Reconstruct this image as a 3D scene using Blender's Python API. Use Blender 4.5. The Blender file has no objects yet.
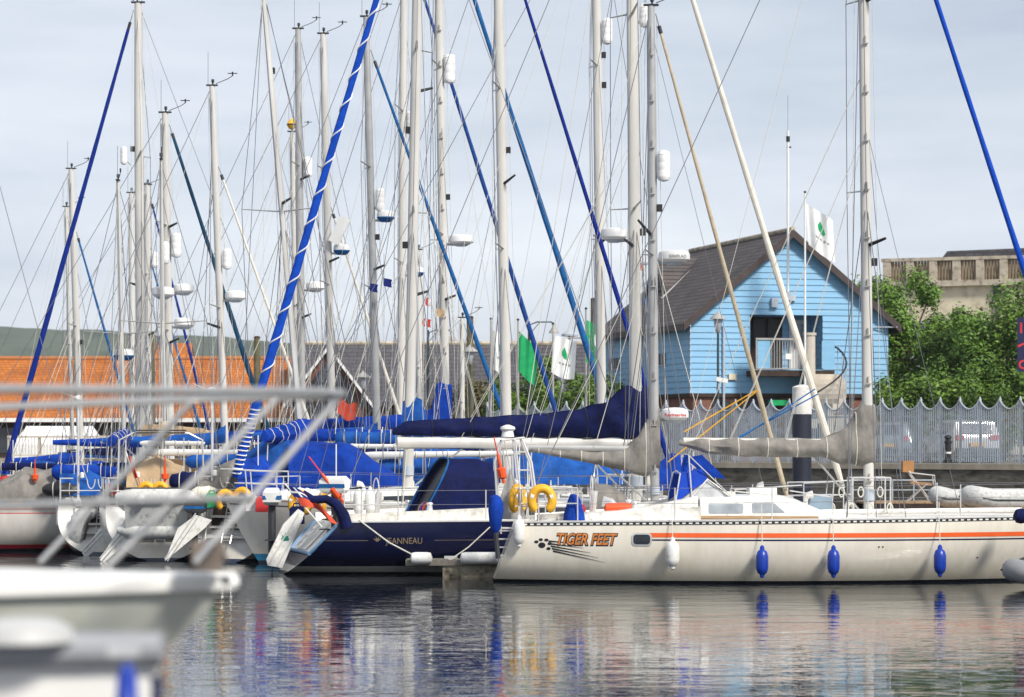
import bpy, bmesh, math, random
from math import sin, cos, pi, radians, sqrt
from mathutils import Vector, Matrix, noise
from mathutils.bvhtree import BVHTree

random.seed(7)
scene = bpy.context.scene
COL = scene.collection

# ------------------------------------------------------------------ camera, sky, sun, exposure
F = 2844.0        # focal length in pixels
H = 2.6           # eye height above the water
YH = 440.0        # horizon row
cam_d = bpy.data.cameras.new('camera')
cam = bpy.data.objects.new('camera', cam_d); COL.objects.link(cam)
cam.location = (0, 0, H); cam.rotation_euler = (radians(90), 0, 0)
cam_d.sensor_width = 36.0; cam_d.lens = 36.0 * F / 1024.0
cam_d.shift_y = (YH - 348.5) / 1024.0
cam_d.clip_start = 0.5; cam_d.clip_end = 6000
cam_d.dof.use_dof = True; cam_d.dof.focus_distance = 55.0
cam_d.dof.aperture_fstop = (cam_d.lens / 1000.0) / 0.035
scene.camera = cam

world = bpy.data.worlds.new('World'); scene.world = world; world.use_nodes = True
wt = world.node_tree; wt.nodes.clear()
def N(t, typ, **kw):
    n = t.nodes.new(typ)
    for k, v in kw.items(): setattr(n, k, v)
    return n
SUN_EL, SUN_AZ = 42.0, 142.0          # azimuth clockwise from +Y (view direction)
sky = N(wt, 'ShaderNodeTexSky', sky_type='NISHITA', sun_disc=False)
sky.sun_elevation = radians(SUN_EL); sky.sun_rotation = radians(SUN_AZ); sky.air_density = 1.0; sky.dust_density = 1.5
tc = N(wt, 'ShaderNodeTexCoord'); mp = N(wt, 'ShaderNodeMapping'); mp.inputs['Scale'].default_value = (1.6, 1.6, 9.0)
nz = N(wt, 'ShaderNodeTexNoise'); nz.inputs['Scale'].default_value = 2.2; nz.inputs['Detail'].default_value = 5; nz.inputs['Roughness'].default_value = .55
rp = N(wt, 'ShaderNodeValToRGB'); rp.color_ramp.elements[0].position = .30; rp.color_ramp.elements[1].position = .72
rp.color_ramp.elements[0].color = (3.35, 3.8, 4.6, 1); rp.color_ramp.elements[1].color = (5.9, 6.15, 6.6, 1)
sp = N(wt, 'ShaderNodeSeparateXYZ'); mr = N(wt, 'ShaderNodeMapRange'); mr.inputs[1].default_value = 0.0; mr.inputs[2].default_value = .22
mr.inputs[3].default_value = 1.10; mr.inputs[4].default_value = .80
ml = N(wt, 'ShaderNodeVectorMath', operation='SCALE'); mx = N(wt, 'ShaderNodeMix', data_type='RGBA'); mx.inputs[0].default_value = .88
bg = N(wt, 'ShaderNodeBackground'); bg.inputs['Strength'].default_value = .115; wo = N(wt, 'ShaderNodeOutputWorld')
L_ = wt.links.new
L_(tc.outputs['Generated'], mp.inputs[0]); L_(mp.outputs[0], nz.inputs['Vector']); L_(nz.outputs['Fac'], rp.inputs[0])
L_(tc.outputs['Generated'], sp.inputs[0]); L_(sp.outputs['Z'], mr.inputs[0]); L_(rp.outputs[0], ml.inputs[0]); L_(mr.outputs[0], ml.inputs['Scale'])
L_(sky.outputs[0], mx.inputs[6]); L_(ml.outputs[0], mx.inputs[7]); L_(mx.outputs[2], bg.inputs[0]); L_(bg.outputs[0], wo.inputs[0])

sun_d = bpy.data.lights.new('sun', 'SUN'); sun_d.energy = 3.2; sun_d.angle = radians(11); sun_d.color = (1, .95, .87)
sun = bpy.data.objects.new('sun', sun_d); COL.objects.link(sun)
_a, _e = radians(SUN_AZ), radians(SUN_EL)
sdir = Vector((sin(_a) * cos(_e), cos(_a) * cos(_e), sin(_e)))
sun.rotation_euler = sdir.to_track_quat('Z', 'Y').to_euler(); sun.location = (30, -30, 40)
scene.view_settings.view_transform = 'Standard'; scene.view_settings.look = 'None'
scene.view_settings.gamma = 1; scene.view_settings.exposure = 0.55; scene.view_settings.use_curve_mapping = False

# ------------------------------------------------------------------ helpers
def P(px, py, d):
    return Vector(((px - 512) * d / F, d, H + (YH - py) * d / F))

def mat(name, col, rough=.5, metal=0.0, var=.12, scale=4.0, bump=0.0, bscale=30.0, coat=0.0, stretch=(1, 1, 1), alpha=1.0, trans=0.0, dirt=None, spec=None):
    m = bpy.data.materials.new(name); m.use_nodes = True; t = m.node_tree
    b = t.nodes['Principled BSDF']; b.inputs['Roughness'].default_value = rough; b.inputs['Metallic'].default_value = metal
    b.inputs['Coat Weight'].default_value = coat; b.inputs['Alpha'].default_value = alpha; b.inputs['Transmission Weight'].default_value = trans
    if spec is None: spec = .12 if rough > .65 else .5
    b.inputs['Specular IOR Level'].default_value = spec
    c = N(t, 'ShaderNodeTexCoord'); mp = N(t, 'ShaderNodeMapping'); mp.inputs['Scale'].default_value = stretch
    n = N(t, 'ShaderNodeTexNoise'); n.inputs['Scale'].default_value = scale; n.inputs['Detail'].default_value = 6; n.inputs['Roughness'].default_value = .6
    r = N(t, 'ShaderNodeValToRGB'); e = r.color_ramp.elements
    e[0].position = .32; e[1].position = .68
    e[0].color = (*[max(0, x * (1 - var)) for x in col], 1); e[1].color = (*[min(1, x * (1 + var)) for x in col], 1)
    t.links.new(c.outputs['Object'], mp.inputs[0]); t.links.new(mp.outputs[0], n.inputs['Vector']); t.links.new(n.outputs['Fac'], r.inputs[0])
    out = r.outputs[0]
    if dirt:
        n2 = N(t, 'ShaderNodeTexNoise'); n2.inputs['Scale'].default_value = scale * 2.3; n2.inputs['Detail'].default_value = 8
        r2 = N(t, 'ShaderNodeValToRGB'); r2.color_ramp.elements[0].position = .5; r2.color_ramp.elements[1].position = .72
        x = N(t, 'ShaderNodeMix', data_type='RGBA'); x.inputs[7].default_value = (*dirt, 1)
        t.links.new(mp.outputs[0], n2.inputs['Vector']); t.links.new(n2.outputs['Fac'], r2.inputs[0])
        t.links.new(r2.outputs[0], x.inputs[0]); t.links.new(out, x.inputs[6]); out = x.outputs[2]
    t.links.new(out, b.inputs['Base Color'])
    if bump:
        nb = N(t, 'ShaderNodeTexNoise'); nb.inputs['Scale'].default_value = bscale; nb.inputs['Detail'].default_value = 4
        bp = N(t, 'ShaderNodeBump'); bp.inputs['Strength'].default_value = bump; bp.inputs['Distance'].default_value = .03
        t.links.new(mp.outputs[0], nb.inputs['Vector']); t.links.new(nb.outputs['Fac'], bp.inputs['Height']); t.links.new(bp.outputs[0], b.inputs['Normal'])
    return m

def hull_mat(name, top, boot=(.012, .014, .02), stripe=None, zb=.09, zs=.17, rough=.22):
    """gelcoat above, boot top and antifouling below, by height over the waterline"""
    m = mat(name, top, rough, var=.07, scale=1.3, coat=.3, stretch=(1, 1, .35)); t = m.node_tree
    b = t.nodes['Principled BSDF']; src = b.inputs['Base Color'].links[0].from_socket
    c = N(t, 'ShaderNodeTexCoord'); s = N(t, 'ShaderNodeSeparateXYZ'); t.links.new(c.outputs['Object'], s.inputs[0])
    # soft vertical run marks and scuffs
    mpv = N(t, 'ShaderNodeMapping'); mpv.inputs['Scale'].default_value = (5.5, 5.5, .45); nv_ = N(t, 'ShaderNodeTexNoise'); nv_.inputs['Scale'].default_value = 1.6; nv_.inputs['Detail'].default_value = 7
    rv = N(t, 'ShaderNodeValToRGB'); rv.color_ramp.elements[0].position = .36; rv.color_ramp.elements[1].position = .60; rv.color_ramp.elements[0].color = (.84, .81, .74, 1); rv.color_ramp.elements[1].color = (1, 1, 1, 1)
    xv = N(t, 'ShaderNodeMix', data_type='RGBA', blend_type='MULTIPLY'); xv.inputs[0].default_value = .35
    t.links.new(c.outputs['Object'], mpv.inputs[0]); t.links.new(mpv.outputs[0], nv_.inputs['Vector']); t.links.new(nv_.outputs['Fac'], rv.inputs[0]); t.links.new(src, xv.inputs[6]); t.links.new(rv.outputs[0], xv.inputs[7]); src = xv.outputs[2]
    # faint yellow scum just over the boot top, broken by noise
    n = N(t, 'ShaderNodeTexNoise'); n.inputs['Scale'].default_value = 5; n.inputs['Detail'].default_value = 6
    mr = N(t, 'ShaderNodeMapRange'); mr.inputs[1].default_value = zb; mr.inputs[2].default_value = zb + .38; mr.inputs[3].default_value = .75; mr.inputs[4].default_value = 0
    mu = N(t, 'ShaderNodeMath', operation='MULTIPLY'); x0 = N(t, 'ShaderNodeMix', data_type='RGBA')
    x0.inputs[7].default_value = (top[0] * .80, top[1] * .72, top[2] * .5, 1)
    t.links.new(c.outputs['Object'], n.inputs['Vector']); t.links.new(s.outputs['Z'], mr.inputs[0]); t.links.new(mr.outputs[0], mu.inputs[0]); t.links.new(n.outputs['Fac'], mu.inputs[1])
    t.links.new(mu.outputs[0], x0.inputs[0]); t.links.new(src, x0.inputs[6]); out = x0.outputs[2]
    def below(zz, col, out):
        g = N(t, 'ShaderNodeMath', operation='LESS_THAN'); g.inputs[1].default_value = zz; t.links.new(s.outputs['Z'], g.inputs[0])
        x = N(t, 'ShaderNodeMix', data_type='RGBA'); x.inputs[7].default_value = (*col, 1); t.links.new(g.outputs[0], x.inputs[0]); t.links.new(out, x.inputs[6])
        return x.outputs[2]
    if stripe: out = below(zs, stripe, out)
    out = below(zb, boot, out)
    t.links.new(out, b.inputs['Base Color'])
    return m

class MB:
    """collects shapes and links them as one mesh object"""
    def __init__(s): s.v = []; s.f = []; s.m = []; s.k = 0
    def add(s, vs, fs):
        o = len(s.v); s.v += [tuple(v) for v in vs]; s.f += [tuple(i + o for i in f) for f in fs]; s.m += [s.k] * len(fs); return s
    def box(s, c, sz, R=None):
        c = Vector(c); h = Vector(sz) / 2; vs = []
        for i in (-1, 1):
            for j in (-1, 1):
                for k in (-1, 1):
                    p = Vector((i * h.x, j * h.y, k * h.z)); vs.append(c + (R @ p if R else p))
        return s.add(vs, [(0, 1, 3, 2), (4, 6, 7, 5), (0, 4, 5, 1), (2, 3, 7, 6), (0, 2, 6, 4), (1, 5, 7, 3)])
    def bbox(s, a, b):
        a = Vector(a); b = Vector(b); return s.box((a + b) / 2, b - a)
    def tube(s, pts, r, n=8, cap=True, flat=None):
        pts = [Vector(p) for p in pts]; rr = r if isinstance(r, (list, tuple)) else [r] * len(pts); vs = []; fs = []
        up = None
        for i, p in enumerate(pts):
            d = (pts[min(i + 1, len(pts) - 1)] - pts[max(i - 1, 0)]).normalized()
            if up is None: up = Vector((1, 0, 0)) if abs(d.x) < .8 else Vector((0, 0, 1))
            a = (up - d * up.dot(d)).normalized(); up = a; b = d.cross(a)
            for k in range(n):
                q = 2 * pi * k / n; vs.append(p + a * cos(q) * rr[i] + b * sin(q) * rr[i] * (flat or 1))
        for i in range(len(pts) - 1):
            for k in range(n):
                fs.append((i * n + k, i * n + (k + 1) % n, (i + 1) * n + (k + 1) % n, (i + 1) * n + k))
        if cap: fs.append(tuple(range(n - 1, -1, -1))); fs.append(tuple((len(pts) - 1) * n + k for k in range(n)))
        return s.add(vs, fs)
    def lathe(s, prof, c=(0, 0, 0), n=16, R=None):
        c = Vector(c); vs = []; fs = []
        for (r, z) in prof:
            for k in range(n):
                q = 2 * pi * k / n; p = Vector((r * cos(q), r * sin(q), z)); vs.append(c + (R @ p if R else p))
        for i in range(len(prof) - 1):
            for k in range(n):
                fs.append((i * n + k, i * n + (k + 1) % n, (i + 1) * n + (k + 1) % n, (i + 1) * n + k))
        fs.append(tuple(range(n - 1, -1, -1))); fs.append(tuple((len(prof) - 1) * n + k for k in range(n)))
        return s.add(vs, fs)
    def grid(s, fn, nu, nv, close=False):
        vs = [fn(i / nu, j / nv) for i in range(nu + 1) for j in range(nv + 1)]; w = nv + 1
        return s.add(vs, [(i * w + j, (i + 1) * w + j, (i + 1) * w + j + 1, i * w + j + 1) for i in range(nu) for j in range(nv)])
    def loft(s, rings, cap=True, closed=True):
        n = len(rings[0]); vs = [p for r in rings for p in r]; fs = []
        for i in range(len(rings) - 1):
            for k in range(n if closed else n - 1):
                fs.append((i * n + k, i * n + (k + 1) % n, (i + 1) * n + (k + 1) % n, (i + 1) * n + k))
        if cap: fs.append(tuple(range(n - 1, -1, -1))); fs.append(tuple((len(rings) - 1) * n + k for k in range(n)))
        return s.add(vs, fs)
    def prism(s, poly, a, b, ax='y'):
        """polygon in the plane across axis ax, swept from a to b along it"""
        def q(p, t):
            return (p[0], t, p[1]) if ax == 'y' else ((t, p[0], p[1]) if ax == 'x' else (p[0], p[1], t))
        n = len(poly); vs = [q(p, a) for p in poly] + [q(p, b) for p in poly]
        return s.add(vs, [tuple(range(n)), tuple(range(2 * n - 1, n - 1, -1))] + [(i, n + i, n + (i + 1) % n, (i + 1) % n) for i in range(n)])
    def build(s, name, mats, parent=None, smooth=True, ang=35, fix=True, loc=None):
        me = bpy.data.meshes.new(name); me.from_pydata(s.v, [], s.f)
        for m in (mats if isinstance(mats, (list, tuple)) else [mats]): me.materials.append(m)
        me.polygons.foreach_set('material_index', s.m)
        if fix:
            bm = bmesh.new(); bm.from_mesh(me); bmesh.ops.recalc_face_normals(bm, faces=bm.faces[:]); bm.to_mesh(me); bm.free()
        if smooth:
            me.polygons.foreach_set('use_smooth', [True] * len(me.polygons))
            me.set_sharp_from_angle(angle=radians(ang))
        o = bpy.data.objects.new(name, me); COL.objects.link(o)
        if parent: o.parent = parent
        if loc is not None: o.location = loc
        return o

def tag(o, label=None, cat=None, group=None, kind=None):
    if label: o['label'] = label
    if cat: o['category'] = cat
    if group: o['group'] = group
    if kind: o['kind'] = kind
    return o
def thing(name, label, cat, loc=(0, 0, 0), rz=0, group=None):
    o = bpy.data.objects.new(name, None); COL.objects.link(o); o.location = loc; o.rotation_euler = (0, 0, rz)
    o.empty_display_size = .3
    return tag(o, label, cat, group)
def copy_tree(o, parent=None):
    c = o.copy(); COL.objects.link(c); c.parent = parent
    for ch in list(o.children): copy_tree(ch, c)
    return c
def root_matrix(o):
    return Matrix.Translation(o.location) @ Matrix.Rotation(o.rotation_euler.z, 4, 'Z')
def lerp(a, b, t): return a + (b - a) * t
def interp(t, xs, ys):
    if t <= xs[0]: return ys[0]
    for i in range(len(xs) - 1):
        if t <= xs[i + 1]: return lerp(ys[i], ys[i + 1], (t - xs[i]) / (xs[i + 1] - xs[i]))
    return ys[-1]

def text_pts(body, size, shear=0, offset=0):
    """a flat text mesh as (verts, faces) in its own plane"""
    cu = bpy.data.curves.new('lettering', 'FONT'); cu.body = body; cu.size = size; cu.shear = shear; cu.offset = offset; cu.resolution_u = 3
    o = bpy.data.objects.new('lettering', cu); COL.objects.link(o)
    bpy.context.view_layer.update()
    dg = bpy.context.evaluated_depsgraph_get(); me = bpy.data.meshes.new_from_object(o.evaluated_get(dg))
    vs = [v.co.copy() for v in me.vertices]; fs = [tuple(p.vertices) for p in me.polygons]
    bpy.data.objects.remove(o); bpy.data.curves.remove(cu); bpy.data.meshes.remove(me)
    return vs, fs

# ------------------------------------------------------------------ materials
M = {}
M['white'] = mat('white gelcoat', (.78, .77, .73), .28, var=.06, coat=.3, dirt=(.55, .52, .45))
M['deck'] = mat('deck non slip', (.72, .70, .65), .6, var=.08, scale=8, dirt=(.5, .47, .4))
M['mast'] = mat('painted mast', (.56, .545, .51), .4, var=.1, scale=2.5, stretch=(1, 1, .3))
M['mast_grey'] = mat('anodised mast', (.42, .42, .41), .38, metal=.35, var=.12, scale=2.5)
M['steel'] = mat('stainless steel', (.72, .71, .69), .3, metal=.45, var=.08)
M['railsteel'] = mat('worn stainless rail', (.62, .60, .57), .3, metal=.8, var=.1)
M['wire'] = mat('rigging wire', (.20, .20, .22), .4, metal=.4, var=.1)
M['rope'] = mat('white rope', (.62, .60, .53), .9, var=.2, scale=40)
M['black'] = mat('black fitting', (.015, .015, .018), .45, var=.3)
M['glass'] = mat('smoked window', (.03, .035, .045), .08, var=.2)
M['paleglass'] = mat('clear hatch window', (.30, .33, .36), .1, var=.25, scale=3)
M['clear'] = mat('clear vinyl', (.45, .46, .47), .2, var=.25, scale=5)
M['royal'] = mat('royal blue canvas', (.005, .042, .31), .75, var=.3, scale=4, bump=1.0, bscale=6)
M['blue'] = mat('mid blue canvas', (.012, .08, .32), .75, var=.3, scale=4, bump=1.0, bscale=6)
M['navy'] = mat('navy canvas', (.004, .008, .055), .75, var=.35, scale=4, bump=1.0, bscale=6)
M['grey'] = mat('weathered grey canvas', (.225, .21, .19), .85, var=.28, scale=3.5, bump=1.0, bscale=6, stretch=(1, 1, .6), dirt=(.2, .19, .17))
M['tan'] = mat('tan canvas', (.50, .36, .22), .85, var=.15, scale=4, bump=.4, bscale=12)
M['brightblue'] = mat('bright blue furled sail', (.005, .06, .42), .7, var=.2, scale=8)
M['deepblue'] = mat('deep blue furled sail', (.010, .05, .22), .7, var=.25, scale=8)
M['azure'] = mat('azure furled sail', (.012, .10, .28), .7, var=.25, scale=8)
M['ultra'] = mat('ultramarine furled sail', (.005, .022, .20), .7, var=.25, scale=8)
M['sail'] = mat('furled white sail', (.70, .66, .58), .8, var=.1, scale=6)
M['tansail'] = mat('furled cream sail', (.50, .42, .30), .8, var=.15, scale=6)
M['green'] = mat('green antifouled canvas', (.01, .14, .10), .7, var=.25)
M['teal'] = mat('dark teal furled sail', (.012, .06, .12), .7, var=.25)
M['yellow'] = mat('yellow foam', (.80, .42, .015), .55, var=.12, dirt=(.6, .3, .02))
M['orange'] = mat('orange plastic', (.80, .09, .015), .5, var=.1)
M['red'] = mat('red plastic', (.55, .02, .02), .5, var=.15)
M['redpaint'] = mat('red paint', (.62, .06, .05), .45, var=.1)
M['flagred'] = mat('faded red bunting', (.60, .085, .045), .8, var=.15)
M['flagwhite'] = mat('white bunting', (.75, .76, .76), .8, var=.06)
M['flaggreen'] = mat('green bunting', (.02, .34, .12), .8, var=.15)
M['flagblue'] = mat('blue bunting', (.02, .03, .18), .8, var=.15)
M['fendwhite'] = mat('white fender vinyl', (.74, .74, .72), .4, var=.06, dirt=(.5, .48, .42))
M['fendblue'] = mat('blue fender vinyl', (.003, .035, .33), .35, var=.15)
M['teak'] = mat('weathered teak', (.36, .24, .14), .7, var=.25, scale=6, stretch=(.4, 6, 6))
M['rubber'] = mat('grey hypalon', (.56, .56, .54), .6, var=.1, dirt=(.3, .3, .29))
M['darkrubber'] = mat('dark rubber', (.03, .032, .038), .6, var=.2)
M['orangestripe'] = mat('orange stripe paint', (.85, .13, .03), .35, var=.06)
M['gold'] = mat('gold lettering', (.22, .17, .10), .5, var=.15)
M['orangeletter'] = mat('orange lettering', (.62, .21, .045), .4, var=.2, scale=9)
M['concrete'] = mat('wet concrete', (.30, .26, .19), .85, var=.3, scale=3, bump=.6, dirt=(.06, .055, .04))
M['radome'] = mat('radome white', (.76, .76, .75), .35, var=.04)
# ------------------------------------------------------------------ the setting
def water_mat():
    m = bpy.data.materials.new('harbour water'); m.use_nodes = True; t = m.node_tree; b = t.nodes['Principled BSDF']
    b.inputs['Base Color'].default_value = (.012, .017, .024, 1); b.inputs['Roughness'].default_value = .02; b.inputs['IOR'].default_value = 1.42
    c = N(t, 'ShaderNodeTexCoord')
    def nz(sc, stretch, det, dist=0):
        mp = N(t, 'ShaderNodeMapping'); mp.inputs['Scale'].default_value = stretch
        n = N(t, 'ShaderNodeTexNoise'); n.inputs['Scale'].default_value = sc; n.inputs['Detail'].default_value = det; n.inputs['Distortion'].default_value = dist
        t.links.new(c.outputs['Object'], mp.inputs[0]); t.links.new(mp.outputs[0], n.inputs['Vector']); return n
    a = nz(1.1, (.55, 1.0, 1), 3, .3); d = nz(4.5, (.6, 1.0, 1), 3, .4); e = nz(.16, (1, 1, 1), 2)
    m1 = N(t, 'ShaderNodeMath', operation='MULTIPLY'); m1.inputs[1].default_value = .30; t.links.new(d.outputs['Fac'], m1.inputs[0])
    m2 = N(t, 'ShaderNodeMath', operation='ADD'); t.links.new(a.outputs['Fac'], m2.inputs[0]); t.links.new(m1.outputs[0], m2.inputs[1])
    mr = N(t, 'ShaderNodeMapRange'); mr.inputs[1].default_value = .38; mr.inputs[2].default_value = .62; mr.inputs[3].default_value = .55; mr.inputs[4].default_value = 1.25
    t.links.new(e.outputs['Fac'], mr.inputs[0])
    m3 = N(t, 'ShaderNodeMath', operation='MULTIPLY'); t.links.new(m2.outputs[0], m3.inputs[0]); t.links.new(mr.outputs[0], m3.inputs[1])
    bp = N(t, 'ShaderNodeBump'); bp.inputs['Strength'].default_value = 1.0; bp.inputs['Distance'].default_value = .0165
    t.links.new(m3.outputs[0], bp.inputs['Height']); t.links.new(bp.outputs[0], b.inputs['Normal'])
    return m
mb = MB(); mb.add([(-400, -60, 0), (400, -60, 0), (400, 140, 0), (-400, 140, 0)], [(0, 1, 2, 3)])
tag(mb.build('water', water_mat(), smooth=False), kind='structure')

GZ = 1.83                                         # quay level
def qy(x): return 103.3 - .78 * (x + .6) if x > -18 else 103.3 + .78 * 17.4      # fence line; quay edge 1.1 m in front of it
qx = [-400, -18] + [-18 + 60] ; 
edge = [(-400, qy(-30) - 1.1), (-18, qy(-18) - 1.1), (60, qy(60) - 1.1)]
M['ground'] = mat('worn asphalt quay', (.16, .15, .135), .9, var=.2, scale=.6)
M['stone'] = mat('quay stone', (.13, .12, .10), .9, var=.35, scale=1.2, bump=1, bscale=3, stretch=(1, 1, 2.2), dirt=(.05, .045, .035))
M['coping'] = mat('coping stone', (.34, .30, .24), .85, var=.2, scale=2)
mb = MB(); mb.add([(x, y, GZ) for x, y in edge] + [(500, 60, GZ), (1500, 2100, GZ), (-1500, 2100, GZ), (-1500, 115, GZ)], [(0, 1, 2, 3, 4, 5, 6)])
tag(mb.build('ground', M['ground'], smooth=False), kind='structure')
mb = MB(); mb.k = 0
for (a, b) in zip(edge[:-1], edge[1:]):
    mb.add([(a[0], a[1], -1), (b[0], b[1], -1), (b[0], b[1], GZ - .16), (a[0], a[1], GZ - .16)], [(0, 1, 2, 3)])
mb.k = 1
for (a, b) in zip(edge[:-1], edge[1:]):
    mb.add([(a[0], a[1] - .06, GZ - .17), (b[0], b[1] - .06, GZ - .17), (b[0], b[1] - .06, GZ + .01), (a[0], a[1] - .06, GZ + .01), (a[0], a[1] + .5, GZ + .01), (b[0], b[1] + .5, GZ + .01), (a[0], a[1], GZ - .17), (b[0], b[1], GZ - .17)],
           [(0, 1, 2, 3), (3, 2, 5, 4), (0, 6, 7, 1)])
tag(mb.build('quay_wall', [M['stone'], M['coping']], smooth=False), 'dark stone quay wall with pale coping behind the moored boats', 'quay wall')
# timber fendering on the wall by the landing stage
mb = MB()
# hills
M['hill'] = mat('hazed grassy hill', (.075, .095, .065), .95, var=.3, scale=.012, dirt=(.04, .06, .035))  # grass green greyed so the colour itself carries some haze
def hill(u, v):
    x = -900 + 1300 * u; y = 1400 + 500 * v; px = 512 + F * x / 1400
    top = interp(512 + F * x / 1400, [-900, 0, 60, 140, 220, 300, 345, 420, 520, 640, 800, 1400], [304, 329, 334, 337, 341, 347, 343, 348, 368, 400, 425, 470])
    z = (440 - top) / F * (1400 + 300) * (sin(min(1, v * 1.6) * pi / 2)) + 2.2 + 2.2 * noise.noise(Vector((x * .02, y * .02, 0))) + 1.2 * noise.noise(Vector((x * .08, y * .08, 3)))
    return (x, y, max(z, 1.0) if v > 0 else 1.0)
mb = MB(); mb.grid(hill, 130, 14)
tag(mb.build('hills', M['hill']), kind='structure')

# ------------------------------------------------------------------ the air over the harbour
hz = bpy.data.materials.new('harbour haze'); hz.use_nodes = True; ht = hz.node_tree; ht.nodes.clear()
pv = N(ht, 'ShaderNodeVolumePrincipled'); pv.inputs['Color'].default_value = (.86, .90, .96, 1); pv.inputs['Density'].default_value = .00015; pv.inputs['Anisotropy'].default_value = .2
ho = N(ht, 'ShaderNodeOutputMaterial'); ht.links.new(pv.outputs[0], ho.inputs['Volume'])
mb = MB(); mb.bbox((-1700, -70, -1.0), (1700, 2150, 78)); tag(mb.build('haze', hz, smooth=False), kind='stuff')

# ------------------------------------------------------------------ roofs and brick
def row_mat(name, col, col2, sx, sz, rough=.8, mortar=(.05, .045, .04), axes='XZ', msize=.02, bump=.5):
    m = bpy.data.materials.new(name); m.use_nodes = True; t = m.node_tree; b = t.nodes['Principled BSDF']; b.inputs['Roughness'].default_value = rough
    c = N(t, 'ShaderNodeTexCoord'); s = N(t, 'ShaderNodeSeparateXYZ'); k = N(t, 'ShaderNodeCombineXYZ')
    t.links.new(c.outputs['Object'], s.inputs[0]); t.links.new(s.outputs[axes[0]], k.inputs[0]); t.links.new(s.outputs[axes[1]], k.inputs[1])
    br = N(t, 'ShaderNodeTexBrick'); br.inputs['Scale'].default_value = 1; br.inputs['Brick Width'].default_value = sx; br.inputs['Row Height'].default_value = sz
    br.inputs['Mortar Size'].default_value = msize; br.inputs['Color1'].default_value = (*col, 1); br.inputs['Color2'].default_value = (*col2, 1); br.inputs['Mortar'].default_value = (*mortar, 1)
    n = N(t, 'ShaderNodeTexNoise'); n.inputs['Scale'].default_value = .9; n.inputs['Detail'].default_value = 9; n.inputs['Roughness'].default_value = .7
    r = N(t, 'ShaderNodeValToRGB'); r.color_ramp.elements[0].position = .3; r.color_ramp.elements[1].position = .7; r.color_ramp.elements[0].color = (.55, .5, .5, 1); r.color_ramp.elements[1].color = (1.0, 1.0, 1.0, 1)
    x = N(t, 'ShaderNodeMix', data_type='RGBA', blend_type='MULTIPLY'); x.inputs[0].default_value = 1
    t.links.new(k.outputs[0], br.inputs['Vector']); t.links.new(c.outputs['Object'], n.inputs['Vector']); t.links.new(n.outputs['Fac'], r.inputs[0])
    t.links.new(br.outputs['Color'], x.inputs[6]); t.links.new(r.outputs[0], x.inputs[7]); t.links.new(x.outputs[2], b.inputs['Base Color'])
    bp = N(t, 'ShaderNodeBump'); bp.inputs['Strength'].default_value = bump; bp.inputs['Distance'].default_value = .02; bp.invert = True
    t.links.new(br.outputs['Fac'], bp.inputs['Height']); t.links.new(bp.outputs[0], b.inputs['Normal'])
    return m
M['orangetile'] = row_mat('orange clay tiles', (.64, .20, .018), (.50, .14, .014), .22, .12, mortar=(.36, .12, .025))
M['slate'] = row_mat('grey slates', (.12, .115, .125), (.09, .088, .10), .5, .18, mortar=(.04, .04, .045))
M['slateB'] = row_mat('brown grey tiles', (.125, .105, .10), (.085, .075, .075), .5, .16, mortar=(.035, .03, .03), axes='YZ')
M['brick'] = row_mat('red brick', (.30, .10, .055), (.22, .07, .04), .23, .08, mortar=(.2, .17, .14), msize=.01)
M['brickY'] = row_mat('red brick side', (.30, .10, .055), (.22, .07, .04), .23, .08, mortar=(.2, .17, .14), axes='YZ', msize=.01)
M['clad'] = mat('sky blue boarding', (.19, .41, .62), .55, var=.08, scale=.9, stretch=(.5, .5, 6), dirt=(.25, .44, .60))
M['fascia'] = mat('brown barge board', (.045, .03, .028), .6, var=.2)
M['interior'] = mat('dark interior', (.02, .02, .022), .5, var=.3)  # near-black colour in place of the shade inside rooms and openings
M['lead'] = mat('lead flashing', (.33, .32, .31), .6, var=.15)
M['cream'] = mat('cream render', (.68, .61, .45), .85, var=.12, scale=.6, dirt=(.38, .33, .23))
M['stonelight'] = mat('pale carved stone', (.48, .42, .33), .85, var=.2, scale=1.5, dirt=(.2, .17, .13))
M['palegrey'] = mat('galvanised steel', (.42, .47, .53), .5, metal=.1, var=.12, scale=2)
M['whitepaint'] = mat('white paint', (.74, .74, .72), .5, var=.06)
M['darkwood'] = mat('dark stained timber', (.05, .035, .03), .7, var=.3)
M['asphaltgrey'] = mat('pale concrete', (.52, .47, .40), .85, var=.15, scale=2)
M['lampgreen'] = mat('dark green iron', (.02, .035, .035), .5, var=.2)

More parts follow.
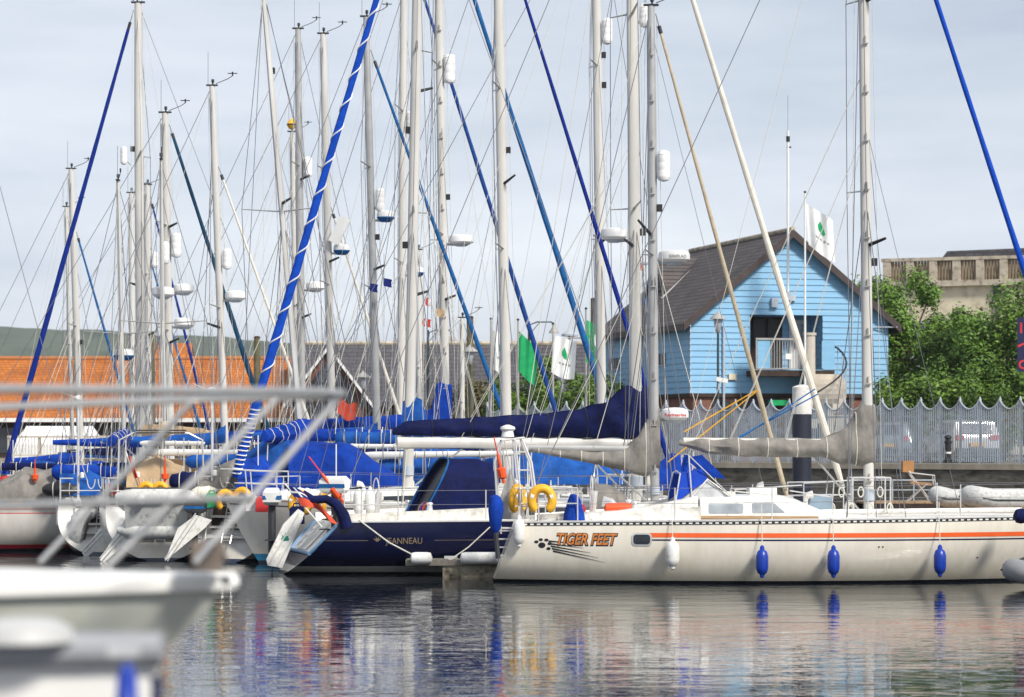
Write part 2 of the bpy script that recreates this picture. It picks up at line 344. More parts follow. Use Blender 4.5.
# --- blue clubhouse
def clubhouse():
    yaw = radians(14)
    r = thing('clubhouse', 'sky blue weatherboarded clubhouse with brown gable roof and recessed balcony', 'building', (6.6, 105, GZ), yaw)
    W, D, E, A = 7.76, 12.0, 5.27, 8.47
    zb = 2.5
    def rows(mb, O, U, Nn, z0, z1, ext, holes, pitch=.225):
        z = z0
        while z < z1 - .01:
            zt = min(z + pitch, z1); a0, a1 = ext(z); c0, c1 = ext(zt)
            segs = [(a0, a1, c0, c1)]; zm = (z + zt) / 2
            for (h0, h1, hz0, hz1) in holes:
                if hz0 < zm < hz1:
                    ns = []
                    for s in segs:
                        if h0 > s[0]: ns.append((s[0], min(h0, s[1]), s[2], min(h0, s[3])))
                        if h1 < s[1]: ns.append((max(h1, s[0]), s[1], max(h1, s[2]), s[3]))
                    segs = ns
            for s in segs:
                if s[1] - s[0] < .02: continue
                q = lambda u, off, zz: O + U * u + Nn * off + Vector((0, 0, zz))
                mb.add([q(s[0], .035, z), q(s[1], .035, z), q(max(s[3], s[2]), .004, zt), q(s[2], .004, zt), q(s[0], 0, z), q(s[1], 0, z)], [(0, 1, 2, 3), (4, 5, 1, 0)])
            z = zt
    def gab(z):
        if z <= E: return (0, W)
        k = (z - E) / (A - E) * W / 2; return (k, W - k)
    # recess 2.3..5.15 across, from balcony floor to 5.55
    ru0, ru1, rz0, rz1 = 2.3, 5.15, 3.35, 5.53
    mb = MB(); rows(mb, Vector((0, 0, 0)), Vector((1, 0, 0)), Vector((0, -1, 0)), zb, A - .05, gab, [(ru0, ru1, rz0, rz1)])
    rows(mb, Vector((0, D, 0)), Vector((0, -1, 0)), Vector((-1, 0, 0)), zb, E, lambda z: (0, D), [])
    rows(mb, Vector((W, 0, 0)), Vector((0, 1, 0)), Vector((1, 0, 0)), zb, E, lambda z: (0, D), [])
    # reveals of the recess
    rows(mb, Vector((ru0, 0, 0)), Vector((0, 1, 0)), Vector((1, 0, 0)), rz0, rz1, lambda z: (0, 1.3), [])
    rows(mb, Vector((ru1, 1.3, 0)), Vector((0, -1, 0)), Vector((-1, 0, 0)), rz0, rz1, lambda z: (0, 1.3), [])
    rows(mb, Vector((ru0, 1.3, 0)), Vector((1, 0, 0)), Vector((0, -1, 0)), rz0, rz1, lambda z: (0, ru1 - ru0), [])
    mb.build('wall', M['clad'], r, smooth=False, fix=False)
    mb = MB(); mb.add([(ru0, 0, rz1), (ru1, 0, rz1), (ru1, 1.3, rz1), (ru0, 1.3, rz1)], [(0, 1, 2, 3)]); mb.build('soffit', M['clad'], r, smooth=False, fix=False)
    mb = MB(); mb.bbox((.1, .06, 0), (W - .1, D, zb)); mb.build('brick_base', M['brick'], r, smooth=False)
    mb = MB(); mb.bbox((-.06, -.06, zb - .14), (W + .06, .02, zb)); mb.bbox((-.06, .02, zb - .14), (.02, D, zb)); mb.build('base_trim', M['darkwood'], r, smooth=False)
    for (a, b, c, d) in ((.9, 1.5, 0, 2.2), (1.9, 3.4, .5, 2.3), (4.0, 5.4, 0, 2.3), (6.0, 6.3, .1, 2.3), (7.1, 7.6, 0, 2.3)):
        mb = MB(); mb.bbox((a, .02, c), (b, .10, d)); o = mb.build('dark_opening_panel', M['interior'], r, smooth=False)  # solid dark slab stands in for a shaded opening
        mb = MB(); mb.bbox((a - .05, 0, c), (a, .08, d)); mb.bbox((b, 0, c), (b + .05, .08, d)); mb.bbox((a - .05, 0, d), (b + .05, .08, d + .06)); mb.build('frame', M['darkwood'], o, smooth=False)
    # gable roof with overhang, tiles in rows
    ov, th = .38, .13; sl = (A - E) / (W / 2)
    for s in (0, 1):
        mb = MB(); x0 = -ov if s == 0 else W + ov; xm = W / 2
        z0 = E - ov * sl + .1; z1 = A + .1
        mb.add([(x0, -.3, z0), (x0, D + .3, z0), (xm, D + .3, z1), (xm, -.3, z1), (x0, -.3, z0 - th), (x0, D + .3, z0 - th), (xm, D + .3, z1 - th), (xm, -.3, z1 - th)],
               [(0, 1, 2, 3), (4, 7, 6, 5), (0, 4, 5, 1), (1, 5, 6, 2), (3, 2, 6, 7), (0, 3, 7, 4)])
        mb.build('roof_slope', M['slateB'], r, smooth=False)
        mb = MB(); q0, q1 = -.36, -.303
        mb.add([(x0, q0, z0 + .03), (xm, q0, z1 + .03), (xm, q0, z1 - .27), (x0, q0, z0 - .27), (x0, q1, z0 + .03), (xm, q1, z1 + .03), (xm, q1, z1 - .27), (x0, q1, z0 - .27)],
               [(0, 1, 2, 3), (4, 7, 6, 5), (0, 4, 5, 1), (3, 2, 6, 7), (0, 3, 7, 4), (1, 5, 6, 2)])
        mb.build('barge_board', M['fascia'], r, smooth=False)
        mb = MB(); xa = x0 - .05 if s == 0 else x0; mb.bbox((xa, -.3, z0 - .24), (xa + .05, D + .3, z0 - .02)); mb.build('gutter', M['fascia'], r, smooth=False)
    mb = MB(); mb.tube([(W / 2, -.36, A + .14), (W / 2, D + .3, A + .14)], .09, 8); mb.build('ridge_tile', M['stonelight'], r)
    # cross dormer with louvred end looking left
    u0, v0, v1, dz0, dz1 = 1.7, 7.9, 11.3, 6.35, 8.05
    vm = (v0 + v1) / 2
    mb = MB(); mb.add([(u0, v0, dz0), (u0, v1, dz0), (u0, vm, dz1)], [(0, 1, 2)])
    for k in range(9):
        z = dz0 + .1 + k * .17; h = (1 - (z - dz0) / (dz1 - dz0)) * (v1 - v0) / 2 - .05
        if h > .1: mb.bbox((u0 - .07, vm - h, z), (u0 - .01, vm + h, z + .07))
    mb.build('louvre', M['interior'], r, smooth=False)
    for (va, sg) in ((v0, -1), (v1, 1)):
        mb = MB(); e = va + sg * .25; ze = dz0 - .12
        mb.add([(u0 - .2, e, ze), (u0 - .2, vm, dz1 + .08), (4.1, vm, dz1 + .08), (4.1, e, ze), (u0 - .2, e, ze - .1), (u0 - .2, vm, dz1 - .02), (4.1, vm, dz1 - .02), (4.1, e, ze - .1)],
               [(0, 1, 2, 3), (4, 5, 6, 7), (0, 1, 5, 4), (1, 2, 6, 5), (0, 3, 7, 4)])
        mb.build('dormer_roof', M['slateB'], r, smooth=False)
    mb = MB(); mb.tube([(1.2, 7.6, 6.36), (3.3, 8.9, 8.0)], .06, 6); mb.build('flashing', M['lead'], r)
    # small windows in the side wall
    for v in (3.1, 9.3):
        mb = MB(); mb.bbox((-.06, v, 3.65), (-.035, v + 1.5, 4.05)); o = mb.build('window', M['glass'], r, smooth=False)
        mb = MB(); mb.bbox((-.085, v, 3.58), (-.061, v + 1.5, 3.62))
        for k in range(5): mb.bbox((-.085, v + k * .36, 3.62), (-.061, v + k * .36 + .05, 4.08))
        mb.build('frame', M['palegrey'], o, smooth=False)
    # balcony
    mb = MB(); mb.bbox((2.15, -1.15, 3.12), (5.2, 0, 3.34)); mb.build('balcony_floor', M['darkwood'], r, smooth=False)
    mb = MB()
    for k in range(13): 
        x = 2.75 + k * .105
        mb.bbox((x, -1.12, 3.4), (x + .022, -1.09, 4.45))
    mb.bbox((2.15, -1.14, 4.45), (4.1, -1.06, 4.52)); mb.bbox((2.15, -1.13, 3.38), (4.1, -1.08, 3.42))
    mb.bbox((2.15, -1.13, 3.34), (2.2, -1.08, 4.5)); mb.build('balcony_railing', M['lead'], r, smooth=False)
    for a_ in (2.22, 4.72): mb = MB(); mb.bbox((a_, -1.105, 3.42), (a_ + .5, -1.09, 4.42)); mb.build('balcony_panel', M['paleglass'] if False else M['clad'], r, smooth=False)
    mb = MB(); mb.bbox((3.3, -1.13, 3.75), (3.52, -1.121, 3.95)); mb.build('notice', M['whitepaint'], r, smooth=False)
    mb = MB(); mb.bbox((2.75, 1.24, 3.35), (4.0, 1.29, 5.4)); d = mb.build('door', M['darkwood'], r, smooth=False)
    mb = MB(); mb.bbox((2.85, 1.2, 4.3), (3.3, 1.235, 5.3)); mb.bbox((3.42, 1.2, 3.5), (3.9, 1.235, 5.3)); mb.build('pane', M['interior'], d, smooth=False)
    mb = MB(); mb.bbox((3.15, 1.18, 4.42), (3.55, 1.195, 4.6)); mb.build('exit_sign', M['flaggreen'], d, smooth=False)
    mb = MB(); mb.bbox((4.28, 1.22, 3.35), (4.98, 1.262, 5.3)); d = mb.build('door', M['whitepaint'], r, smooth=False)
    mb = MB(); mb.bbox((4.42, 1.2, 4.2), (4.85, 1.215, 5.15)); mb.build('pane', M['paleglass'], d, smooth=False)
    # stone pillar and curved outside stair
    mb = MB(); mb.lathe([(.22, 0), (.21, 4.6), (.25, 4.62), (.25, 4.72)], (4.15, -1.35, 0), 18); mb.build('stair_pillar', M['asphaltgrey'], r)
    cx, cy = 4.15, -1.35; st = MB(); rl = []; n = 17
    for k in range(n):
        a = radians(20 - k * 13); z = 3.2 - k * .185; R0, R1 = .2, 1.35
        a1 = a - radians(14)
        vs = []
        for zz in (z, z - .34):
            for (rr, aa) in ((R0, a), (R1, a), (R1, a1), (R0, a1)): vs.append((cx + rr * cos(aa), cy + rr * sin(aa), zz))
        st.add(vs, [(0, 1, 2, 3), (7, 6, 5, 4), (0, 4, 5, 1), (1, 5, 6, 2), (2, 6, 7, 3)])
        rl.append((cx + R1 * cos(a), cy + R1 * sin(a), z + .98))
    st.build('stair', M['asphaltgrey'], r, smooth=False)
    mb = MB(); mb.tube([(cx + .9, cy + 1.3, 4.4)] + rl, .035, 6); mb.build('handrail', M['black'], r)
    mb = MB()
    for p in rl: mb.tube([p, (p[0], p[1], p[2] - 1.0)], .014, 5)
    mb.build('baluster_rail', M['palegrey'], r)
    mb = MB(); mb.bbox((4.9, -.9, 0), (6.3, -.35, 1.7)); mb.add([(4.9, -.92, 1.7), (6.3, -.92, .6), (6.3, -.92, 0), (4.9, -.92, 0)], [(0, 1, 2, 3)]); mb.build('stair_base', M['cream'], r, smooth=False)
    mb = MB(); mb.tube([(1.25, -.08, 5.0), (1.25, -.08, .2)], .05, 8); mb.build('drainpipe', M['palegrey'], r); mb = MB(); mb.tube([(7.2, -.1, 5.0), (8.0, -.35, 5.0)], .03, 6); mb.build('bracket_arm', M['palegrey'], r)
    mb = MB(); mb.bbox((3.78, -.14, 5.95), (4.05, -.04, 6.15)); mb.build('floodlight', M['palegrey'], r, smooth=False); mb = MB(); mb.bbox((3.1, -.16, 5.7), (3.35, -.04, 6.05)); mb.build('floodlight', M['palegrey'], r, smooth=False)
    mb = MB(); mb.bbox((1.45, -.1, 3.0), (1.75, -.035, 3.22)); mb.build('wall_box', M['cream'], r, smooth=False)
    mb = MB(); mb.bbox((3.0, -.45, 2.05), (3.75, 0, 2.25)); mb.build('awning', M['flaggreen'], r, smooth=False)
    return r
clubhouse()
# antenna mast on the gable
r = thing('antenna_mast', 'slim white aerial mast rising from the blue gable peak', 'antenna', P(788, 300, 104.2))
mb = MB(); mb.tube([(0, 0, 0), (0, 0, 6.2)], .045, 8); mb.build('pole', M['whitepaint'], r)
mb = MB(); mb.tube([(0, 0, 6.2), (0, 0, 7.5)], .018, 6); mb.build('whip_aerial', M['palegrey'], r)
mb = MB(); mb.box((0, 0, .15), (.22, .2, .3)); mb.build('bracket', M['palegrey'], r, smooth=False)
mb = MB(); mb.tube([(-.05, 0, 5.6), (.12, 0, 5.6)], .03, 6); mb.tube([(0, 0, 5.8), (0, 0, 6.0)], .07, 8); mb.build('sensor', M['black'], r)

# --- long building with the orange tile roof
r = thing('tiled_warehouse', 'long low warehouse with bright orange clay tile roof', 'building', (-30, 124, GZ))
def gabled(r, L, D, E, A, roofm, wallm, x0=0, part=('wall', 'roof')):
    mb = MB(); mb.bbox((x0, 0, 0), (x0 + L, D, E)); mb.prism([(0.0, E), (D, E), (D / 2, A)], x0 + .02, x0 + L - .02, 'x'); w = mb.build(part[0], wallm, r, smooth=False)
    s = (A - E) / (D / 2); out = []
    for sg in (0, 1):
        mb = MB(); ye = -.5 if sg == 0 else D + .5; ze = E - .5 * s + .12; ym = D / 2; zr = A + .12
        mb.add([(x0 - .3, ye, ze), (x0 + L + .3, ye, ze), (x0 + L + .3, ym, zr), (x0 - .3, ym, zr), (x0 - .3, ye, ze - .15), (x0 + L + .3, ye, ze - .15), (x0 + L + .3, ym, zr - .15), (x0 - .3, ym, zr - .15)],
               [(0, 1, 2, 3), (4, 7, 6, 5), (0, 4, 5, 1), (1, 5, 6, 2), (0, 3, 7, 4)])
        out.append(mb.build('roof_slope', roofm, r, smooth=False))
    return w, out
gabled(r, 20.6, 13, 1.75, 4.36, M['orangetile'], M['darkwood'])
mb = MB(); mb.tube([(-.3, 6.5, 4.51), (20.9, 6.5, 4.51)], .11, 8); mb.build('ridge_tile', mat('clay ridge', (.40, .16, .06), .8), r)
mb = MB(); mb.bbox((-.3, -.62, 1.55), (20.9, -.5, 1.72)); mb.build('gutter', M['whitepaint'], r, smooth=False)
for k in range(7):
    mb = MB(); x = .8 + k * 2.9; mb.bbox((x, -.03, .2), (x + 1.8, 0.02, 1.3)); mb.build('window', M['glass'], r, smooth=False)
# small orange roof peak behind
r = thing('pantiled_outhouse', 'small peaked orange tiled roof behind the warehouse ridge', 'building', (-17.6, 140, GZ))
gabled(r, 1.3, 5, 3.4, 5.5, M['orangetile'], M['brick'])

# --- grey slate building with glazed red gable
r = thing('slate_roofed_hall', 'long grey slate roofed hall with a glazed red gable porch', 'building', (-9.4, 122, GZ))
gabled(r, 14.5, 12, 2.5, 4.95, M['slate'], M['brick'])
g = MB(); g.bbox((.3, -3.2, 0), (3.2, -.4, 2.6)); g.prism([(.3, 2.6), (3.2, 2.6), (1.75, 4.5)], -3.2, 3.5, 'y'); g.build('porch_wall', M['brick'], r, smooth=False)
for sg in (-1, 1):
    mb = MB(); xe = 1.75 + sg * 1.85; mb.add([(xe, -3.45, 2.25), (1.75, -3.45, 4.68), (1.75, 4, 4.68), (xe, 4, 2.25), (xe, -3.45, 2.12), (1.75, -3.45, 4.55), (1.75, 4, 4.55), (xe, 4, 2.12)],
        [(0, 1, 2, 3), (4, 7, 6, 5), (0, 4, 5, 1), (0, 3, 7, 4)]); mb.build('porch_roof', M['slate'], r, smooth=False)
    mb = MB(); mb.add([(xe, -3.52, 2.28), (1.75, -3.52, 4.72), (1.75, -3.52, 4.54), (xe, -3.52, 2.1), (xe, -3.46, 2.28), (1.75, -3.46, 4.72), (1.75, -3.46, 4.54), (xe, -3.46, 2.1)],
        [(0, 1, 2, 3), (4, 7, 6, 5), (0, 4, 5, 1), (3, 2, 6, 7), (0, 3, 7, 4)]); mb.build('barge_board', M['whitepaint'], r, smooth=False)
mb = MB(); mb.prism([(.6, .2), (2.9, .2), (2.9, 2.7), (1.75, 4.15), (.6, 2.7)], -3.26, -3.205, 'y'); gl = mb.build('glazed_gable', M['glass'], r, smooth=False)
mb = MB()
for x in (.6, 1.15, 1.72, 2.3, 2.86): mb.bbox((x - .03, -3.31, .2), (x + .03, -3.265, 2.7 if x in (.6, 2.86) else 3.3 if x != 1.72 else 4.1))
mb.bbox((.6, -3.315, 2.3), (2.9, -3.27, 2.4)); mb.bbox((.6, -3.315, 1.2), (2.9, -3.27, 1.28)); mb.build('glazing_bars', M['darkwood'], gl, smooth=False)
for (x, w) in ((4.0, 1.1), (6.0, 1.1), (8.0, 1.6), (10.6, 1.3), (12.6, 1.1)):
    mb = MB(); mb.bbox((x, -.03, .9), (x + w, .02, 2.1)); mb.build('window', M['glass'], r, smooth=False)
mb = MB(); mb.lathe([(.05, 0), (.05, .45), (.38, .5), (.38, .58), (.05, .8)], (12.0, 6, 4.95), 12); mb.build('roof_vent', M['palegrey'], r)
mb = MB(); mb.tube([(-.2, 6, 5.12), (14.7, 6, 5.12)], .1, 8); mb.build('ridge_tile', M['stonelight'], r)
# vehicle-height timber railings before the warehouse
r = thing('timber_railing', 'long pale timber handrail fence below the orange roof', 'fence', (-20.5, 115.6, GZ))
for k in range(12):
    mb = MB(); mb.bbox((k * 1.25, -.05, 0), (k * 1.25 + .09, .05, .95)); mb.build('post', M['asphaltgrey'], r, smooth=False)
mb = MB(); mb.bbox((0, -.09, .86), (14, -.053, .95)); mb.bbox((0, -.09, .12), (14, -.053, .18))
for k in range(110): mb.bbox((.1 + k * .125, -.085, .18), (.13 + k * .125, -.06, .86))
mb.build('rail', M['asphaltgrey'], r, smooth=False)
# white covered boat / marquee
r = thing('marquee', 'long white canvas marquee pitched below the orange roof', 'marquee', P(13, 460, 118.5))
mb = MB(); mb.add([(0, 0, 0), (3.5, 0, 0), (3.5, 2.5, 0), (0, 2.5, 0), (0, 0, .65), (3.5, 0, .65), (3.5, 2.5, .65), (0, 2.5, .65), (.35, 1.25, 1.42), (3.15, 1.25, 1.42)],
    [(0, 1, 5, 4), (1, 2, 6, 5), (2, 3, 7, 6), (3, 0, 4, 7), (4, 5, 9, 8), (5, 6, 9), (6, 7, 8, 9), (7, 4, 8)])
mb.build('canvas_roof', M['flagwhite'], r, smooth=False)
mb = MB()
for x in (0.05, 1.2, 2.3, 3.45): mb.tube([(x, -.04, 0), (x, -.04, .7)], .03, 6)
mb.build('frame', M['steel'], r)

M['shadestone'] = mat('shadowed stone', (.24, .19, .13), .9, var=.2)  # baluster stone, parapet shade put into its darker colour
# --- cream building with balustraded parapet
r = thing('balustraded_mansion', 'cream stone building with balustraded parapet above the trees', 'building', P(888, 440, 150) - Vector((0, 0, H - GZ)), radians(-24))
mb = MB(); mb.bbox((0, 0, 0), (16, 12, 8.8)); mb.build('wall', M['cream'], r, smooth=False)
mb = MB(); mb.bbox((-.3, -.35, 8.8), (16.3, 12.3, 9.1)); mb.bbox((-.3, -.3, 10.15), (16.3, .1, 10.32)); mb.build('cornice', M['stonelight'], r, smooth=False)
for k in range(13):
    if k == 0: mb = MB(); mb.bbox((0, .4, 8.8), (16, .7, 10.1)); mb.build('parapet_wall', M['stonelight'], r, smooth=False)
    mb = MB(); x = -.2 + 1.25 * k; mb.bbox((x, -.28, 9.1), (x + .42, .12, 10.14)); mb.build('parapet_pier', M['stonelight'], r, smooth=False)
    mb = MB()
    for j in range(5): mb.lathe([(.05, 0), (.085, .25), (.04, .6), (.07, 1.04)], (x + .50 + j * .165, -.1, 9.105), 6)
    mb.build('balusters', M['shadestone'], r)
mb = MB(); mb.prism([(1.5, 9.2), (16, 9.6), (16, 10.9), (2.8, 10.75)], 1.5, 9, 'y'); mb.build('roof', M['slate'], r, smooth=False)
for k in range(5):
    mb = MB(); x = 1.2 + k * 3.1; mb.bbox((x, -.04, 4.6), (x + 1.1, .03, 7.0)); w = mb.build('window', M['paleglass'], r, smooth=False)
    mb = MB(); mb.bbox((x - .1, -.12, 4.4), (x + 1.2, -.045, 4.58)); mb.build('sill', M['stonelight'], w, smooth=False)
mb = MB(); mb.tube([(5.9, -.12, 8.9), (5.9, -.12, 3)], .08, 8); mb.bbox((5.7, -.25, 8.3), (6.1, -.05, 8.8)); mb.build('drainpipe', M['black'], r)

# ------------------------------------------------------------------ trees
def leafmat(name, c0, c1):
    m = bpy.data.materials.new(name); m.use_nodes = True; t = m.node_tree; b = t.nodes['Principled BSDF']; b.inputs['Roughness'].default_value = .55
    c = N(t, 'ShaderNodeTexCoord'); n = N(t, 'ShaderNodeTexNoise'); n.inputs['Scale'].default_value = 1.3; n.inputs['Detail'].default_value = 8; n.inputs['Roughness'].default_value = .75
    r = N(t, 'ShaderNodeValToRGB'); r.color_ramp.elements[0].position = .35; r.color_ramp.elements[1].position = .65
    r.color_ramp.elements[0].color = (*c0, 1); r.color_ramp.elements[1].color = (*c1, 1)
    t.links.new(c.outputs['Object'], n.inputs['Vector']); t.links.new(n.outputs['Fac'], r.inputs[0]); t.links.new(r.outputs[0], b.inputs['Base Color'])
    return m
M['leafA'] = leafmat('fresh green leaves', (.04, .10, .008), (.16, .30, .025))
M['leafB'] = leafmat('mid green leaves', (.04, .095, .008), (.15, .26, .022))
M['leafC'] = leafmat('olive brown leaves', (.07, .06, .025), (.14, .12, .05))
M['bark'] = mat('bark', (.11, .085, .06), .9, var=.3, bump=.8)
def tree(label, px, d, h, rx, rz, lm, seed, n=9000, ls=.085, name='tree', cat='tree', group=None):
    rnd = random.Random(seed)
    base = Vector(((px - 512) * d / F, d, GZ))
    r = thing(name, label, cat, base, 0, group)
    zc = h - rz
    mb = MB(); tp = [(0, 0, -.1)]
    for k in range(1, 5): tp.append((rnd.uniform(-.12, .12) * k, rnd.uniform(-.1, .1) * k, zc * k / 4 + .0))
    r0 = .035 * h + .03; mb.tube(tp, [r0, r0 * .8, r0 * .7, r0 * .55, r0 * .4], 8)
    clumps = []
    for i in range(int(26 + rx * 16)):
        while True:
            p = Vector((rnd.uniform(-1, 1), rnd.uniform(-1, 1), rnd.uniform(-1, 1)))
            if .25 < p.length < 1: break
        q = Vector((p.x * rx, p.y * rx * .8, zc + p.z * rz)); clumps.append((q, rnd.uniform(.22, .5) * min(rx, rz) * .8))
    for q, s in clumps[::4]:
        a = Vector(tp[rnd.choice((2, 3, 4))]); mb.tube([a, a.lerp(q, .5) + Vector((0, 0, .15)), q], [r0 * .3, r0 * .2, .02], 5)
    mb.build('trunk', M['bark'], r)
    vs = []; fs = []
    for i in range(int(n * 2.0)):
        q, s = clumps[rnd.randrange(len(clumps))]
        dd = Vector((rnd.gauss(0, 1), rnd.gauss(0, 1), rnd.gauss(0, 1))).normalized()
        rad = s * (rnd.random() ** .4) * (1 + .35 * noise.noise(q * 3 + dd * 2.2))
        if rnd.random() < .06: rad *= 1.3
        p = q + dd * rad; p.z = max(p.z, .15)
        a = Vector((rnd.gauss(0, 1), rnd.gauss(0, 1), rnd.gauss(0, .6))).normalized(); nn = (dd + Vector((0, 0, .5)) + Vector((rnd.gauss(0, .5), rnd.gauss(0, .5), rnd.gauss(0, .5)))).normalized()
        b = nn.cross(a).normalized(); a = b.cross(nn); l = ls * rnd.uniform(.6, 1.3); k = len(vs)
        vs += [p - a * l, p + b * l * .45, p + a * l, p - b * l * .45]; fs.append((k, k + 1, k + 2, k + 3))
    mb = MB(); mb.add(vs, fs); mb.build('crown', lm, r, smooth=False, fix=False)
    return r
tree('bright green bushy tree directly right of the blue clubhouse', 900, 109.5, 7.3, 2.2, 3.2, M['leafA'], 1, 17000)
tree('darker green tree second right of the blue clubhouse', 950, 107, 4.9, 2.2, 2.4, M['leafB'], 2, 15000)
tree('large leafy tree under the cream parapet by the red lettered sign', 1000, 105, 6.4, 2.4, 3.0, M['leafA'], 3, 17000)
tree('tall tree at the right edge behind the red lettered sign', 1062, 103, 6.9, 2.6, 3.2, M['leafB'], 4, 12000)
tree('slim treetop peeping over the clubhouse right roof slope', 872, 123, 8.4, 1.3, 3.2, M['leafA'], 5, 7000)
tree('low dark shrubby tree filling the fence line by the clubhouse corner', 925, 103.5, 3.3, 2.4, 1.6, M['leafB'], 6, 9000)
tree('low green bush in front of the mansion trees', 985, 101, 3.4, 2.5, 1.65, M['leafB'], 16, 9000)
tree('green bush behind the middle white and green flags', 545, 112, 3.9, 2.2, 1.9, M['leafB'], 7, 11000, name='bush', cat='bush')
tree('green bush behind the tallest green flag', 597, 110, 3.2, 1.5, 1.6, M['leafB'], 8, 7000, name='bush', cat='bush')
tree('olive brown bush left of the white green emblem flag', 478, 114, 3.3, 1.3, 1.5, M['leafC'], 9, 6000, name='bush', cat='bush')
tree('small olive bush before the glazed red gable', 392, 115, 1.9, .9, .9, M['leafC'], 10, 3000, name='bush', cat='bush')

M['pg2'] = mat('duller galvanised steel', (.35, .39, .43), .6, metal=.1, var=.2, scale=2, dirt=(.26, .24, .2))
M['pg3'] = mat('stained galvanised steel', (.40, .44, .49), .5, metal=.1, var=.2, scale=3, dirt=(.34, .30, .25))
# ------------------------------------------------------------------ palisade fence
fr = thing('palisade_fence', 'grey galvanised palisade fence with scalloped top along the quay', 'fence', (0, 0, GZ))
dirv = Vector((1, -.78, 0)).normalized(); x = -.9; i = 0; bay = .72
start = Vector((-.9, qy(-.9), 0)); total = 26.0; nb = int(total / bay)
nrm = Vector((-.78, -1, 0)).normalized()
Rf = Matrix.Rotation(math.atan2(dirv.y, dirv.x), 3, 'Z')
def fp(u, off, z): p = start + dirv * u + nrm * off; return (p.x, p.y, z)
for k in range(nb):
    u0 = k * bay
    mb = MB(); c = start + dirv * u0
    mb.box((c.x, c.y, 1.03), (.075, .05, 2.06), Rf)
    mb.add([fp(u0 - .04, .03, 2.05), fp(u0 + .04, .03, 2.05), fp(u0, .03, 2.16), fp(u0 - .04, -.03, 2.05), fp(u0 + .04, -.03, 2.05), fp(u0, -.03, 2.16)], [(0, 1, 2), (3, 5, 4), (0, 2, 5, 3), (1, 4, 5, 2)])
    mb.build('post', M['palegrey'], fr, smooth=False)
    mb = MB(); m_ = 9
    for j in range(1, m_):
        w = j / m_; um = u0 + bay * w; zt = 2.05 - .30 * sin(pi * w) ** .8
        mb.add([fp(um - .023, .035, .06), fp(um + .023, .035, .06), fp(um + .023, .035, zt), fp(um - .023, .035, zt), fp(um - .023, .02, .06), fp(um + .023, .02, .06), fp(um + .023, .02, zt), fp(um - .023, .02, zt)],
               [(0, 1, 2, 3), (4, 7, 6, 5), (0, 3, 7, 4), (1, 5, 6, 2), (3, 2, 6, 7)])
    # curved top rail and two flat rails
    mb.tube([fp(u0 + bay * w / 8, .028, 2.06 - .30 * sin(pi * w / 8) ** .8) for w in range(9)], .03, 5)
    for z in (.25, 1.5):
        mb.add([fp(u0, 0.0, z), fp(u0 + bay, 0.0, z), fp(u0 + bay, 0.0, z + .06), fp(u0, 0.0, z + .06), fp(u0, -.03, z), fp(u0 + bay, -.03, z), fp(u0 + bay, -.03, z + .06), fp(u0, -.03, z + .06)], [(0, 1, 2, 3), (4, 7, 6, 5), (3, 2, 6, 7), (0, 4, 5, 1)])
    mb.build('pale_panel', M[('palegrey', 'palegrey', 'pg2', 'pg3')[(k * 7) % 4]], fr, smooth=False)

# ------------------------------------------------------------------ street furniture on the quay
def lantern_post(name, label, px, d, ytop, m=M['lampgreen'], style='lantern'):
    b = Vector(((px - 512) * d / F, d, GZ)); h = H + (YH - ytop) * d / F - GZ
    r = thing(name, label, 'street lamp', b)
    if style == 'lantern':
        mb = MB(); mb.tube([(0, 0, 0), (0, 0, .8), (0, 0, .85), (0, 0, h - .65)], [.09, .08, .05, .04], 10); mb.build('post', m, r)
        mb = MB(); mb.lathe([(.09, h - .62), (.17, h - .25), (.16, h - .22)], n=8); mb.build('lamp_glass', M['paleglass'], r)
        mb = MB(); mb.lathe([(.30, h - .22), (.27, h - .16), (.08, h - .02), (.03, h + .05)], n=12); mb.lathe([(.06, h - .7), (.10, h - .62)], n=8); mb.build('lamp_cap', M['lead'], r)
    else:
        mb = MB(); mb.tube([(0, 0, 0), (0, 0, 1), (0, 0, h)], [.09, .06, .045], 10); mb.build('post', m, r)
        if style == 'swan':
            mb = MB(); mb.tube([(0, 0, h - .5), (.05, 0, h - .1), (.3, 0, h), (.85, 0, h), (.95, 0, h - .1)], .025, 6); mb.tube([(0, 0, h - .5), (.4, 0, h - .02)], .015, 5); mb.build('arm', m, r)
            mb = MB(); mb.lathe([(.2, h - .42), (.18, h - .36), (.07, h - .2), (.05, h - .05)], (.95, 0, 0), 12); mb.build('lamp_shade', M['lead'], r)
        else:
            mb = MB(); mb.tube([(0, 0, h - .05), (.5, 0, h)], .025, 6); mb.box((.55, 0, h), (.5, .16, .07)); mb.build('lamp_head', M['lead'], r)
    return r
lantern_post('street_lamp', 'black lantern lamp post before the blue clubhouse wall', 718, 101.5, 313)
lantern_post('street_lamp', 'dark post with small lantern left of the emblem flags', 470, 109, 346)
lantern_post('street_lamp', 'swan neck lamp arching over the middle white flag', 529, 108, 322, style='swan')
lantern_post('street_lamp', 'flat headed grey lamp behind the swan neck lamp', 562, 116, 338, M['palegrey'], 'flat')
lantern_post('street_lamp', 'lantern post standing by the glazed red gable', 363, 116, 372)
lantern_post('street_lamp', 'tall dark lamp arm beside the blue mast boots', 428, 113, 330, style='swan')
